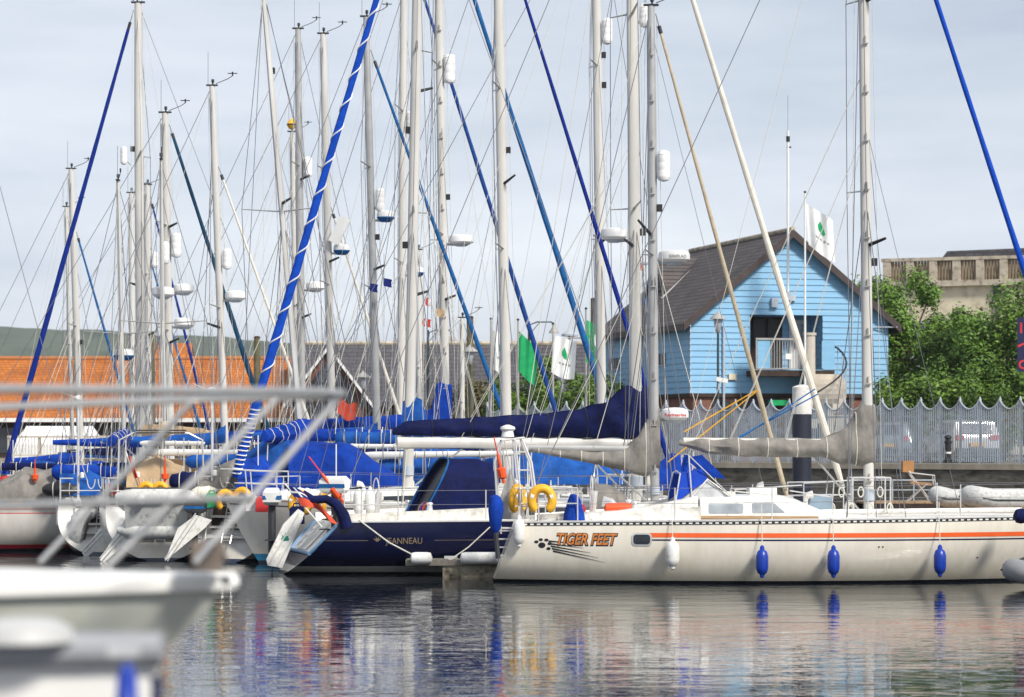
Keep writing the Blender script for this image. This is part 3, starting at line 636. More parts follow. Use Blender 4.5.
for (px, py, d, lb) in ((594, 300, 112, 'weathered timber pole behind the tallest green flag'), (152, 333, 121, 'short timber pole in front of the orange roof'), (470, 318, 111, 'tall timber pole rising behind the lantern post'), (257, 338, 121, 'squat timber pole at the right end of the orange roof')):
    b = Vector(((px - 512) * d / F, d, GZ)); h = H + (YH - py) * d / F - GZ
    r = thing('timber_pole', lb, 'pole', b)
    mb = MB(); mb.tube([(0, 0, 0), (0, 0, h)], [.16, .13], 10); mb.build('shaft', mat('mossy timber', (.13, .12, .07), .9, var=.3), r)
    mb = MB(); mb.tube([(0, 0, h), (0, 0, h + .08)], [.15, .10], 10); mb.build('cap', M['darkwood'], r)

def flag(label, px, pyt, pyb, d, fx, w, h, m, skew=.25, pole_m=M['whitepaint'], emblem=None, seed=0, poletop=None):
    b = Vector(((px - 512) * d / F, d, GZ)); H1 = H + (YH - pyt) * d / F - GZ
    r = thing('flagpole', label, 'flagpole', b)
    mb = MB(); mb.tube([(0, 0, 0), (0, 0, H1 + .35)], [.05, .03], 8); mb.build('pole', pole_m, r)
    mb = MB(); mb.lathe([(.01, 0), (.06, .05), (.01, .1)], (0, 0, H1 + .35), 8); mb.build('finial', M['black'], r)
    def S(u, v):
        x = u * w; y = .16 * sin(u * 5 + v * 2 + seed) * u + .05 * sin(u * 13 + seed)
        z = H1 - v * h - skew * u * h - .1 * sin(u * 3) * v
        x += v * .12 * w * sin(seed + 1) + (1 - u) * 0
        return Vector((x * fx + .03 * fx, y, z))
    mb = MB(); mb.grid(S, 16, 16); o = mb.build('flag_cloth', m, r)
    if emblem:
        # leaf-like emblem standing a few millimetres proud on both faces
        ol = [(.50, .22), (.60, .34), (.66, .46), (.60, .52), (.52, .50), (.42, .44), (.40, .34)]
        mb = MB()
        for off in (-.012, .012):
            vs = [S(.51, .38) + Vector((0, off, 0))] + [S(a, c) + Vector((0, off, 0)) for a, c in ol]; n = len(ol)
            mb.add(vs, [(0, 1 + i, 1 + (i + 1) % n) for i in range(n)])
        mb.build('emblem', emblem, o)
        mb = MB()
        for off in (-.012, .012):
            for k in range(4):
                vs = [S(.3 + .14 * k, .62) + Vector((0, off, 0)), S(.38 + .14 * k, .62) + Vector((0, off, 0)), S(.38 + .14 * k, .66) + Vector((0, off, 0)), S(.3 + .14 * k, .66) + Vector((0, off, 0))]
                mb.add(vs, [(0, 1, 2, 3)])
        mb.build('lettering', M['lead'], o)
    return r
flag('tall white pole flying a white flag with green leaf emblem by the clubhouse', 805, 203, 258, 103.2, 1, .98, 1.5, M['flagwhite'], .42, emblem=M['flaggreen'], seed=1)
flag('leftmost white flag with green emblem behind the boat covers', 491, 330, 376, 100.5, 1, .62, 1.35, M['flagwhite'], .12, M['lead'], M['flaggreen'], 2)
flag('green flag hanging between the two emblem flags', 518, 331, 372, 100, 1, .68, 1.3, M['flaggreen'], .5, M['lead'], None, 3)
flag('middle white flag with green emblem under the swan neck lamp', 553, 335, 378, 99.5, 1, .80, 1.3, M['flagwhite'], .18, M['lead'], M['flaggreen'], 4)
flag('tallest bright green flag beside the pale mast', 586, 320, 362, 99, 1, .60, 1.45, M['flaggreen'], .2, M['lead'], M['flagwhite'], 5)
# cctv
r = thing('security_camera', 'white security camera on the lamp post arm by the clubhouse', 'camera', P(722, 380, 100.8))
mb = MB(); mb.box((0, 0, 0), (.42, .16, .15), Matrix.Rotation(.2, 3, 'Y')); mb.build('camera_body', M['whitepaint'], r, smooth=False)
mb = MB(); mb.tube([(-.12, 0, -.05), (-.12, 0, -.3), (-.15, .5, -.3)], .03, 6); mb.build('bracket', M['palegrey'], r)
# lettered sign at the right edge
r = thing('harbour_sign', 'dark blue sign board with red letters at the right edge', 'sign', P(1046, 440, 97) - Vector((0, 0, H - GZ)))
mb = MB(); mb.bbox((-.98, -.04, 3.1), (.98, .04, 4.95)); bd = mb.build('board', mat('navy sign board', (.006, .008, .05), .4, var=.15), r, smooth=False)
def put_text(body, size, x0, z0, y, m, parent, name='lettering', shear=0, off=0):
    vs, fs = text_pts(body, size, shear, off); mb = MB(); mb.add([(x0 + v.x, y, z0 + v.y) for v in vs], fs); return mb.build(name, m, parent, smooth=False, fix=False)
put_text('I', .5, -.92, 4.42, -.045, M['red'], bd, off=.01); put_text('O', .42, -.95, 3.2, -.045, M['red'], bd, off=.01)
mb = MB(); mb.prism([(-.97, 3.92), (-.55, 4.12), (-.5, 4.2), (-.97, 4.0)], -.05, -.042, 'y'); mb.build('swoosh', M['red'], bd, smooth=False)
mb = MB(); mb.tube([(-.3, .1, 0), (-.3, .1, 4.9)], .05, 8); mb.tube([(.6, .1, 0), (.6, .1, 4.9)], .05, 8); mb.build('post', M['lampgreen'], r)

# bollard before the fence
r = thing('bollard', 'black cast iron bollard at the foot of the fence', 'bollard', P(948, 463, 91.3))
mb = MB(); mb.lathe([(.13, 0), (.13, .1), (.10, .14), (.10, .62), (.12, .64), (.12, .7), (.09, .72), (.09, .78), (.12, .8), (.11, .86), (.04, .9)], n=14); mb.build('shaft', M['black'], r)
mb = MB(); mb.lathe([(.105, .3), (.105, .36)], n=14); mb.build('white_band', M['whitepaint'], r)
# life ring stand? pile
r = thing('mooring_pile', 'thick round mooring pile painted white above dark blue', 'pile', P(802, 440, 60.6) - Vector((0, 0, H)))
mb = MB(); mb.tube([(0, 0, -1), (0, 0, 3.15)], .205, 24); mb.build('dark_section', M['navy'] if False else mat('dark blue pile paint', (.012, .016, .03), .5, var=.3, scale=2), r)
mb = MB(); mb.lathe([(.207, 3.15), (.207, 3.72), (.19, 3.74), (.05, 3.78)], n=24); mb.build('white_section', mat('chalky white paint', (.70, .69, .66), .6, var=.08, scale=3, dirt=(.5, .48, .44)), r)

# cars
def car(label, loc, rz, m):
    r = thing('parked_car', label, 'car', loc, rz, None)
    # hatchback, length along x, rear at -x
    prof = [(-2.0, .35), (-2.05, .75), (-1.95, .95), (-1.75, 1.38), (-1.4, 1.46), (.1, 1.44), (.75, .98), (1.8, .80), (2.05, .6), (2.05, .3)]
    mb = MB(); rings = []
    for y, k in ((-.84, .93), (-.8, 1), (-.55, 1.0), (.55, 1.0), (.8, 1), (.84, .93)):
        rings.append([(p[0], y * (1 if p[1] < 1.0 else .86), .3 + (p[1] - .3) * k) for p in prof])
    mb.loft(rings); mb.build('body', m, r, ang=40)
    for s in (-1, 1):
        mb = MB(); y = s * .80; mb.add([(-1.6, y, .98), (.55, y, .98), (.1, y * .93, 1.36), (-1.45, y * .93, 1.36)], [(0, 1, 2, 3)]); mb.build('side_window', M['glass'], r, smooth=False)
        for x in (-1.25, 1.25):
            mb = MB(); mb.lathe([(.31, -.1), (.33, -.08), (.33, .08), (.31, .1)], (x, s * .76, .33), 18, Matrix.Rotation(pi / 2, 3, 'X')); w = mb.build('wheel', M['darkrubber'], r)
            mb = MB(); mb.lathe([(.2, -.105), (.2, .105)], (x, s * .76, .33), 12, Matrix.Rotation(pi / 2, 3, 'X')); mb.build('rim', M['steel'], w)
        mb = MB(); mb.bbox((-2.08, s * .6 - .14, .78), (-1.99, s * .6 + .14, .94)); mb.build('tail_light', M['red'], r, smooth=False)
    mb = MB(); mb.add([(-1.965, -.58, 1.0), (-1.965, .58, 1.0), (-1.80, .5, 1.34), (-1.80, -.5, 1.34)], [(0, 1, 2, 3)]); mb.build('rear_window', M['glass'], r, smooth=False)
    mb = MB(); mb.bbox((-2.09, -.26, .56), (-2.05, .26, .68)); mb.build('number_plate', M['yellow'], r, smooth=False)
    mb = MB(); mb.bbox((-2.12, -.75, .34), (-2.03, .75, .5)); mb.build('bumper', M['darkrubber'], r, smooth=False)
    return r
car('white hatchback parked rear on behind the palisade fence', P(967, 463, 96) + Vector((0, 1.8, 0)), radians(90) + .15, mat('white car paint', (.50, .50, .50), .25, coat=1, var=.03))
car('silver hatchback parked behind the fence by the black bollard', P(898, 463, 99.5) + Vector((0, 1.8, 0)), radians(90) - .2, mat('silver car paint', (.24, .27, .29), .3, coat=1, var=.03, metal=.4))

# landing stage with chair
r = thing('landing_stage', 'low weathered timber landing stage below the quay wall', 'jetty', P(878, 440, 86) - Vector((0, 0, H)))
mb = MB()
for k in range(16): mb.bbox((-.5 + .3 * k, -.9, .68), (-.5 + .3 * k + .28, 1.4, .75))
mb.build('decking', M['teak'], r, smooth=False)
mb = MB()
for x in (-.4, 1.8, 4.1):
    for y in (-.8, 1.3): mb.tube([(x, y, -.8), (x, y, .67)], .1, 8)
mb.build('leg', M['darkwood'], r)
mb = MB(); mb.bbox((-.55, -.99, .45), (4.4, -.905, .70)); mb.build('edge_beam', M['darkwood'], r, smooth=False)
r = thing('folding_chair', 'brown backed folding chair standing on the timber landing stage', 'chair', P(917, 440, 85.6) - Vector((0, 0, H - .755)))
mb = MB(); mb.bbox((-.45, -.2, .88), (-.12, .2, 1.22)); mb.build('backrest', mat('varnished ply', (.42, .20, .07), .5), r, smooth=False)
mb = MB(); mb.box((.1, 0, .54), (.62, .42, .08), Matrix.Rotation(.08, 3, 'Y')); mb.build('seat', mat('varnished seat', (.42, .22, .09), .5), r, smooth=False)
for s in (-1, 1):
    mb = MB(); mb.tube([(-.28, s * .2, .9), (-.2, s * .2, .86), (.5, s * .2, .78), (.52, s * .2, .5)], .02, 6); mb.build('armrest', M['steel'], r)
    mb = MB(); mb.tube([(-.3, s * .2, 0), (.3, s * .2, .55)], .016, 6); mb.build('leg', M['steel'], r)
    mb = MB(); mb.tube([(.4, s * .2, 0), (-.28, s * .2, .9)], .016, 6); mb.build('leg', M['steel'], r)
# rail on the wall behind the stage
r = thing('quay_ladder_rail', 'thin steel handrail along the timber landing stage', 'handrail', P(850, 440, 87) - Vector((0, 0, H - .75)))
mb = MB(); mb.tube([(0, 0, .62), (2.6, 0, .62)], .02, 6); mb.tube([(0, 0, .32), (2.6, 0, .32)], .015, 6); mb.build('rail', M['palegrey'], r)
for k in range(5):
    mb = MB(); mb.tube([(k * .65, 0, -.05), (k * .65, 0, .62)], .02, 6); mb.build('post', M['palegrey'], r)
# ------------------------------------------------------------------ boats
HM = {
 'cream': hull_mat('cream hull gelcoat', (.80, .75, .65), zb=.05, rough=.2),
 'white': hull_mat('white hull gelcoat', (.70, .69, .66), (.02, .03, .06), zb=.06),
 'whiteblue': hull_mat('white hull with light blue boot top', (.66, .64, .59), (.02, .03, .05), (.03, .20, .36), zb=.06, zs=.2),
 'whitered': hull_mat('white hull with red boot top', (.62, .59, .55), (.02, .02, .03), (.48, .02, .03), zb=.06, zs=.16),
 'navy': hull_mat('navy hull gelcoat', (.004, .006, .034), (.01, .01, .012), (.42, .41, .38), zb=.05, zs=.17, rough=.18),
 'grey': hull_mat('pale grey hull gelcoat', (.62, .61, .59), (.02, .03, .06), zb=.08),
}
HM['navy'].node_tree.nodes['Principled BSDF'].inputs['Coat Weight'].default_value = 0
HM['navy'].node_tree.nodes['Principled BSDF'].inputs['Specular IOR Level'].default_value = .3
class Hull:
    def __init__(s, L, B, fb, rb=.9, rs=.4, tr=.7, D=.5, tmax=.42, bowup=.12, sternup=0.0, n0=2.8, n1=1.25):
        s.n0, s.n1 = n0, n1
        s.L, s.B, s.fb, s.rb, s.rs, s.tr, s.D, s.tm, s.bu, s.su = L, B, fb, rb, rs, tr, D, tmax, bowup, sternup
    def hb(s, t):
        if t < s.tm: return s.B / 2 * (s.tr + (1 - s.tr) * sin(pi / 2 * t / s.tm))
        k = (t - s.tm) / (1 - s.tm); return max(.015, s.B / 2 * (1 - k ** 2.1))
    def sheer(s, t): return s.fb + s.bu * max(0, t - .35) ** 1.5 * 1.9 + s.su * (1 - t) ** 2
    def pt(s, t, q, side):
        zs = s.sheer(t); D = s.D * max(.12, 1 - (2 * t - .95) ** 2) if t < .97 else .06
        n = lerp(s.n0, s.n1, max(0, (t - .45) / .55) ** 1.1)
        y = s.hb(t) * (1 - (1 - q) ** n); z = -D + (zs + D) * q ** 1.25
        k = min(1.0, max(0, z / zs)); x = -s.L / 2 + s.L * t
        x -= s.rb * (1 - k) ** 1.15 * t ** 7; x += s.rs * k * max(0, 1 - t) ** 6
        return Vector((x, side * y, z))
    def tdeck(s, x):
        lo, hi = 0, 1
        for _ in range(30):
            m = (lo + hi) / 2
            if s.pt(m, 1, 1).x < x: lo = m
            else: hi = m
        return lo
    def edge(s, x, side=1, inset=0):
        t = s.tdeck(x); p = s.pt(t, 1, side); p.y -= side * min(inset, abs(p.y)); return p
    def deckz(s, x): return s.sheer(s.tdeck(x))
    def mesh(s, nt=40, nq=16):
        mb = MB()
        for side in (-1, 1):
            mb.grid(lambda u, v: s.pt(1 - (1 - u) ** 1.15 if u > .5 else u, v, side) if False else s.pt(u, v, side), nt, nq)
        tr = [s.pt(0, q / nq, -1) for q in range(nq + 1)][::-1] + [s.pt(0, q / nq, 1) for q in range(1, nq + 1)]
        mb.add(tr, [tuple(range(len(tr)))])
        return mb

def bvh_of(mb): return BVHTree.FromPolygons([Vector(v) for v in mb.v], mb.f)
def hit(b, x, z, side, off=.004):
    r = b.ray_cast(Vector((x, side * 8, z)), Vector((0, -side, 0)))
    if r[0] is None: return None
    return r[0] + Vector((0, side * off, 0))
def strip(b, x0, x1, zf0, zf1, side, n=60, off=.004, th=0):
    mb = MB(); vs = []
    for i in range(n + 1):
        x = lerp(x0, x1, i / n); a = hit(b, x, zf0(x), side, off); c = hit(b, x, zf1(x), side, off)
        if a is None or c is None: continue
        vs += [a, c]
    m = len(vs) // 2
    mb.add(vs, [(2 * i, 2 * i + 1, 2 * i + 3, 2 * i + 2) for i in range(m - 1)]); return mb
def rrect(x0, x1, z0, z1, r=.3, n=4, sk0=0, sk1=0):
    """rounded outline; sk shifts the top corners in x"""
    w, h = x1 - x0, z1 - z0; rr = r * min(w, h); out = []
    for (cx, cz, a0) in ((x1 - rr, z1 - rr, 0), (x0 + rr, z1 - rr, 90), (x0 + rr, z0 + rr, 180), (x1 - rr, z0 + rr, 270)):
        for k in range(n + 1):
            a = radians(a0 + 90 * k / n); x = cx + rr * cos(a); z = cz + rr * sin(a); f = (z - z0) / h
            out.append((x + lerp(0, lerp(sk0, sk1, (x - x0) / w), f), z))
    return out
def decal(b, outline, side, off=.006):
    cx = sum(p[0] for p in outline) / len(outline); cz = sum(p[1] for p in outline) / len(outline)
    pts = [hit(b, cx, cz, side, off)] + [hit(b, lerp(cx, x, .5), lerp(cz, z, .5), side, off) for x, z in outline] + [hit(b, x, z, side, off) for x, z in outline]
    if any(p is None for p in pts): return None
    n = len(outline); f = [(0, 1 + i, 1 + (i + 1) % n) for i in range(n)] + [(1 + i, 1 + n + i, 1 + n + (i + 1) % n, 1 + (i + 1) % n) for i in range(n)]
    return MB().add(pts, f)

def coach(prof, wf, z0, n=26):
    """prof: [(x, h)] front last; wf(x) half width; returns MB"""
    rings = []
    xs = [p[0] for p in prof]; hs = [p[1] for p in prof]
    N_ = 40
    for i in range(N_ + 1):
        x = lerp(xs[0], xs[-1], i / N_); h = max(.01, interp(x, xs, hs)); w = wf(x); zb = z0(x) - .03; r = []
        half = [(w, 0), (w * .975, .35), (w * .94, .72), (w * .86, .93), (w * .72, 1.0), (w * .4, 1.06), (0, 1.08)]
        for (y, f) in half: r.append((x, -y, zb + (h + .03) * f))
        for (y, f) in half[-2::-1]: r.append((x, y, zb + (h + .03) * f))
        rings.append(r)
    return MB().loft(rings, closed=False, cap=True)

def cover_mesh(spec, zb, xm, seed=0, wmax=.17, dirn=-1, wob=.03):
    """spec: [(dist from mast, top, bottom)] relative to boom height"""
    ds = [s[0] for s in spec]; ts = [s[1] for s in spec]; bs = [s[2] for s in spec]; rings = []; n = 60
    for i in range(n + 1):
        d = lerp(ds[0], ds[-1], i / n); t = interp(d, ds, ts); b = interp(d, ds, bs); hh = (t - b) / 2; c = (t + b) / 2; w = min(wmax, max(.05, hh * .8)); r = []
        for k in range(18):
            a = 2 * pi * k / 18; y = cos(a) * w * (1 if sin(a) < 0 else .75 + .25 * (1 - sin(a))); z = sin(a) * hh * (1 + .06 * sin(d * 11 + a * 2.6 + seed + 2 * noise.noise(Vector((d * 2, seed, 0)))) * min(1, hh * 3)); y += .035 * sin(d * 9 - z * 8 + seed + 3 * noise.noise(Vector((d * 1.5, z * 2, seed)))) * min(1, hh * 4)
            q = 1 + wob * 5 * noise.noise(Vector((d * 2.2 + seed, a * 1.3, seed * 2.1))) + wob * 5 * noise.noise(Vector((d * 2 + a * 2.5, seed, 4))) + wob * 2 * noise.noise(Vector((d * 7 + seed, a * 3, 1)))
            r.append((xm + dirn * d, y * q, zb + c + z * (1 + wob * 1.5 * noise.noise(Vector((d * 3, a * 2, seed + 5))))))
        rings.append(r)
    cover_mesh.rings = rings
    return MB().loft(rings)

def wire(p, q, r, parent, name='shroud', m=None, n=5):
    return MB().tube([p, q], r, n).build(name, m or M['wire'], parent)

def radome(parent, p, rad=.26, m2=None, stand=True, text=None):
    mb = MB(); mb.lathe([(rad * .75, 0), (rad, .05), (rad, .14), (rad * .93, .2), (rad * .6, .235), (.02, .245)], p, 22)
    o = mb.build('radome', M['radome'], parent)
    mb = MB(); mb.lathe([(rad * .55, -.05), (rad * .74, -.02), (rad * 1.003, .045), (rad * 1.006, .075)] if m2 else [(rad * .4, -.06), (rad * .7, -.002)], p, 22); mb.build('base_band', m2 or M['palegrey'], o)
    if text:
        vs, fs = text_pts(text, .11, 0, .002); w = max(v.x for v in vs); mb = MB(); v2 = []
        for v in vs:
            a = (v.x - w / 2) / rad; v2.append((p[0] + (rad + .006) * sin(a), p[1] - (rad + .006) * cos(a), p[2] + .07 + v.y * .8))
        mb.add(v2, fs); mb.build('lettering', text and (M['redpaint'] if rad < .3 else M['lead']), o, smooth=False, fix=False)
    return o
def reflector(parent, p, r=.11, h=.5):
    mb = MB(); prof = [(.02, 0), (r * .8, .03), (r, .09)]
    k = 3
    for i in range(k): z = .09 + (h - .18) * i / k; prof += [(r, z + .01), (r, z + (h - .18) / k - .03), (r * .965, z + (h - .18) / k - .015)]
    prof += [(r, h - .09), (r * .8, h - .03), (.02, h)]
    mb.lathe(prof, p, 14); return mb.build('radar_reflector', M['radome'], parent)

FENDERS = []
def fender(p, label, group, m, r=.11, h=.62, rope_to=None, horizontal=False):
    """a hanging fender: top level thing, p = its top eye"""
    o = thing('fender', label, 'fender', p, 0, group)
    R = Matrix.Rotation(pi / 2, 3, 'Y') if horizontal else None
    mb = MB(); prof = [(.012, -h), (r * .35, -h + .02), (r * .4, -h + .06), (r * .8, -h + .1), (r, -h + .18), (r, -.2), (r * .8, -.12), (r * .4, -.08), (r * .35, -.03), (.012, 0)]
    mb.lathe(prof, (0, 0, 0), 16, R); mb.build('fender_body', m, o)
    if rope_to is not None:
        mb = MB(); mb.tube([(0, 0, -.02), Vector(rope_to) - Vector(p)], .009, 5); mb.build('lanyard', M['rope'], o)
    return o

def lifebuoy(p, label, rz=0, m=None, s=1.0):
    o = thing('horseshoe_lifebuoy', label, 'lifebuoy', p, rz, 'horseshoe lifebuoys on the stern rails'); mb = MB(); rings = []
    for i in range(25):
        a = radians(-55 + 290 * i / 24); 
        c = Vector((cos(a) * .23, 0, .28 + sin(a) * .27)) * s; rr = .10 * s
        if i in (0, 24): rr *= .8
        rings.append([c + (Vector((cos(a), 0, sin(a))) * cos(q) + Vector((0, 1, 0)) * sin(q)) * rr for q in [2 * pi * k / 12 for k in range(12)]])
    mb.loft(rings); mb.build('foam_ring', m or M['yellow'], o)
    mb = MB()
    for a in (20, 160): 
        c = Vector((cos(radians(a)) * .23, 0, .28 + sin(radians(a)) * .27)) * s; mb.lathe([(.107 * s, -.03), (.107 * s, .03)], c, 12, Matrix.Rotation(radians(90 - a) , 3, 'Y') @ Matrix.Rotation(pi, 3, 'X'))
    mb.build('reflective_band', M['flagwhite'], o)
    return o
def danbuoy(p, q, label, top_flag=False):
    o = thing('danbuoy', label, 'danbuoy', p, 0, 'danbuoys'); v = Vector(q) - Vector(p)
    mb = MB(); mb.tube([v * t for t in (0, .15, .2, .5, .56, 1)], [.03, .03, .075, .085, .03, .03], 10); mb.build('float', M['orange'], o)
    mb = MB(); mb.tube([v, v * 1.6], .014, 5); mb.build('staff', M['redpaint'], o)
    return o
def outboard(p, label, rz=0, cowl='white', s=1.0):
    o = thing('outboard_motor', label, 'outboard motor', p, rz, 'outboard motors on the stern rails')
    mb = MB(); rings = [[(x * s, y * s, z * s) for (x, y) in ((-a, -b), (a, -b), (a * 1.25, 0), (a, b), (-a, b), (-a * 1.1, 0))] for z, a, b in ((0, .14, .1), (.05, .2, .13), (.2, .21, .13), (.27, .15, .09))]
    mb.loft(rings); mb.build('cowl', M['whitepaint'] if cowl == 'white' else M['darkrubber'], o)
    mb = MB(); mb.box((0, 0, .12 * s), (.425 * s, .275 * s, .06 * s)); mb.build('cowl_band', M['azure'], o, smooth=False)
    mb = MB(); mb.tube([(0, 0, 0), (0, 0, -.75 * s)], .06 * s, 8); mb.box((-.05 * s, 0, -.55 * s), (.34 * s, .2 * s, .02)); mb.tube([(-.12 * s, 0, -.75 * s), (.14 * s, 0, -.75 * s)], [.03 * s, .05 * s], 8); mb.box((0, 0, -.85 * s), (.12 * s, .015, .2 * s)); mb.build('leg', M['darkrubber'], o)
    mb = MB(); mb.tube([(0, 0, .05), (.45 * s, 0, .12)], .02, 6); mb.build('tiller', M['black'], o)
    return o

def ensign(base, tip, label, w=.9, h=.5, droop=.6, blue=False, seed=0, jack=True):
    """red ensign on a leaning staff, cloth hanging in folds"""
    o = thing('ensign', label, 'flag', base, 0, 'ensigns'); v = Vector(tip) - Vector(base)
    mb = MB(); mb.tube([(0, 0, 0), v], .014, 6); mb.build('staff', M['whitepaint'], o)
    def S(a, b):
        p = v * (1 - b * h / v.length); x = a * w
        return p + Vector((x * (1 - droop * .55), .07 * sin(a * 9 + b * 2 + seed) * (a + .2), -droop * x * .9 - .05 * sin(a * 7 + seed)))
    mb = MB(); mb.grid(S, 18, 10); mb.k = 0
    c = mb.build('flag_cloth', [M['flagblue'] if blue else M['flagred']], o)
    if jack:
        for off in (-.01, .01):
            mb = MB(); mb.grid(lambda a, b: S(a * .5, b * .5) + Vector((0, off, 0)), 8, 5); mb.build('canton', M['flagblue'], c)
            mb = MB(); o2 = off * 1.6
            mb.grid(lambda a, b: S(.22 + a * .06, b * .5) + Vector((0, o2, 0)), 2, 5); mb.grid(lambda a, b: S(a * .5, .2 + b * .1) + Vector((0, o2, 0)), 8, 2); mb.build('cross', M['flagwhite'], c)
    return o

R0 = random.Random(21)
def boat(label, L, B, fb, d, mb_px, top, wpx, yaw=0, J=None, bow_px=None, hull='white', hk={}, boom=None, cover=None, cov_m=None, hood=None, stay=None,
         spreaders=(.55,), gear=(), mastm='mast', detail=1, cabin=None, backstay=True, group='moored sailing yachts', stripe=None, boomlen=None, boot=None, shroud_r=.0085, steps=False, boom_r=.065, extra=4, dodger=None, windows=2, deckm='deck'):
    ya = radians(yaw); c = cos(ya)
    mw = P(mb_px, 440, d); Ht = P(top[0], top[1], d)
    if J is None: J = abs((bow_px - mb_px) * d / F / c)
    xm = L / 2 - J
    root = thing('sailing_yacht', label, 'sailing yacht', (mw.x - xm * c, d - xm * sin(ya), 0), ya, group)
    inv = root_matrix(root).inverted(); Lc = lambda v: inv @ Vector(v)
    h = Hull(L, B, fb, **hk); hm = h.mesh(); bv = bvh_of(hm)
    hm.build('hull', HM[hull], root, ang=50)
    # deck
    mb = MB(); mb.grid(lambda u, v: (lambda p: Vector((p.x, p.y * (2 * v - 1), p.z - .012 + .05 * (1 - (2 * v - 1) ** 2) * min(1, h.hb(u)))))(h.pt(u, 1, 1)), 36, 8)
    mb.build('deck', M[deckm], root)
    mb = MB()
    for s in (-1, 1):
        mb.tube([h.pt(i / 36, 1, s) + Vector((0, -s * .01, .012)) for i in range(37)], .022, 6)
    mb.build('toe_rail', M['white'] if detail < 2 else M['steel'], root)
    z0 = h.deckz
    # coachroof
    cab = cabin or [(-.16, .36), (-.02, .37), (.12, .31), (.22, .12), (.235, .02)]
    prof = [(L * a, b) for a, b in cab]; wf = lambda x: max(.12, min(h.hb(h.tdeck(x)) - .38, B * .31))
    cm = coach(prof, wf, z0); cbv = bvh_of(cm); co = cm.build('coachroof', M['white'], root, ang=40)
    xa, xb = prof[0][0], prof[-1][0]
    for s in (-1, 1):
        for k in range(windows):
            a = lerp(xa, xb, .10 + .36 * k); b_ = a + (xb - xa) * .30; hh = interp(b_, [p[0] for p in prof], [p[1] for p in prof]); zz = z0(a)
            dc = decal(cbv, rrect(a, b_, zz + hh * .25, zz + hh * .68, .4), s)
            if dc: dc.build('window', M['glass'], co, smooth=False)
    # companion hatch garage, hatches, winches
    mb = MB(); zt = z0(xa) + prof[0][1] * 1.08; mb.box((xa + .35, 0, zt + .02), (.7, .62, .08)); mb.build('hatch', M['deck'], co, smooth=False)
    # cockpit coamings + well
    xc0 = -L * .43
    for s in (-1, 1):
        mb = MB(); mb.loft([[(x, s * (h.hb(h.tdeck(x)) - .42), z0(x) - .02), (x, s * (h.hb(h.tdeck(x)) - .36), z0(x) + hh), (x, s * (h.hb(h.tdeck(x)) - .52), z0(x) + hh), (x, s * (h.hb(h.tdeck(x)) - .58), z0(x) - .02)] for x, hh in ((xc0, .14), (lerp(xc0, xa, .5), .2), (xa, .26))])
        mb.build('coaming', M['white'], root, ang=30)
    for s in (-1, 1):
        mb = MB(); x = lerp(xc0, xa, .6); e = h.hb(h.tdeck(x)) - .46; mb.lathe([(.07, 0), (.055, .05), (.05, .1), (.07, .12), (.06, .15), (.02, .16)], (x, s * e, z0(x) + .21), 12); mb.build('winch', M['steel'], root)
    if detail >= 1:
        # wheel or tiller
        mb = MB(); x = -L * .34; zc = z0(x) + .45; ring = [(x, .38 * cos(a), zc + .38 * sin(a)) for a in [2 * pi * k / 20 for k in range(21)]]; mb.tube(ring, .014, 5)
        for k in range(3): a = 2 * pi * k / 3 + .5; mb.tube([(x, 0, zc), (x, .38 * cos(a), zc + .38 * sin(a))], .008, 4)
        mb.tube([(x, 0, z0(x)), (x + .06, 0, zc + .1)], .06, 8); mb.build('steering_wheel', M['steel'], root)
    # rails
    def rail(fr, zh): return [h.edge(x, s_, .06) + Vector((0, 0, zh)) for x, s_ in fr]
    xs_, xbw = h.pt(0, 1, 1).x, L / 2
    mb = MB()
    for zh in (.60, .33):
        fr = [(xbw - 1.25, -1), (xbw - .7, -1), (xbw - .2, -1), (xbw - .03, 1), (xbw - .2, 1), (xbw - .7, 1), (xbw - 1.25, 1)]
        pts = rail(fr, zh)
        if zh > .5: pts = [p + Vector((.12, 0, .02)) if 1 < i < 5 else p for i, p in enumerate(pts)]
        mb.tube(pts, .0135, 6)
    for x in (xbw - 1.25, xbw - .55):
        for s in (-1, 1): p = h.edge(x, s, .06); mb.tube([p, p + Vector((.05 if x > xbw - 1 else 0, 0, .61))], .0135, 6)
    mb.build('pulpit', M['steel'], root)
    mb = MB()
    for zh in (.62, .34):
        for s in (-1, 1):
            mb.tube([h.edge(xs_ + 1.1, s, .06) + Vector((0, 0, zh)), h.edge(xs_ + .35, s, .06) + Vector((0, 0, zh)), h.edge(xs_ + .08, s, .06) + Vector((0, 0, zh)), h.edge(xs_ + .06, s, .35) + Vector((0, 0, zh))], .0135, 6)
    mb.tube([h.edge(xs_ + .06, s, .35) + Vector((0, 0, .34)) for s in (-1, 1)], .0135, 6)
    for x in (xs_ + 1.1, xs_ + .4, xs_ + .07):
        for s in (-1, 1): p = h.edge(x, s, .06); mb.tube([p, p + Vector((0, 0, .62))], .0135, 6)
    mb.build('pushpit', M['steel'], root)
    n = max(3, int(L / 2.0)); sx = [lerp(xs_ + 1.1, xbw - 1.25, k / n) for k in range(n + 1)]
    if detail >= 1:
        for k in range(1, n):
            for s in (-1, 1):
                p = h.edge(sx[k], s, .06); mb = MB(); mb.tube([p, p + Vector((0, 0, .61))], .012, 6); mb.build('stanchion', M['steel'], root)
        for zh in (.6, .33):
            for s in (-1, 1):
                mb = MB(); mb.tube([h.edge(x, s, .06) + Vector((0, 0, zh)) for x in sx], .0045, 4); mb.build('lifeline', M['wire'], root)
    # mast
    mz = z0(xm); onroof = prof[0][0] < xm < prof[-1][0]
    if onroof: mz += interp(xm, [p[0] for p in prof], [p[1] for p in prof]) * 1.0
    a = Vector((xm, 0, mz)); b = Lc(Ht); w = wpx * d / F / 2
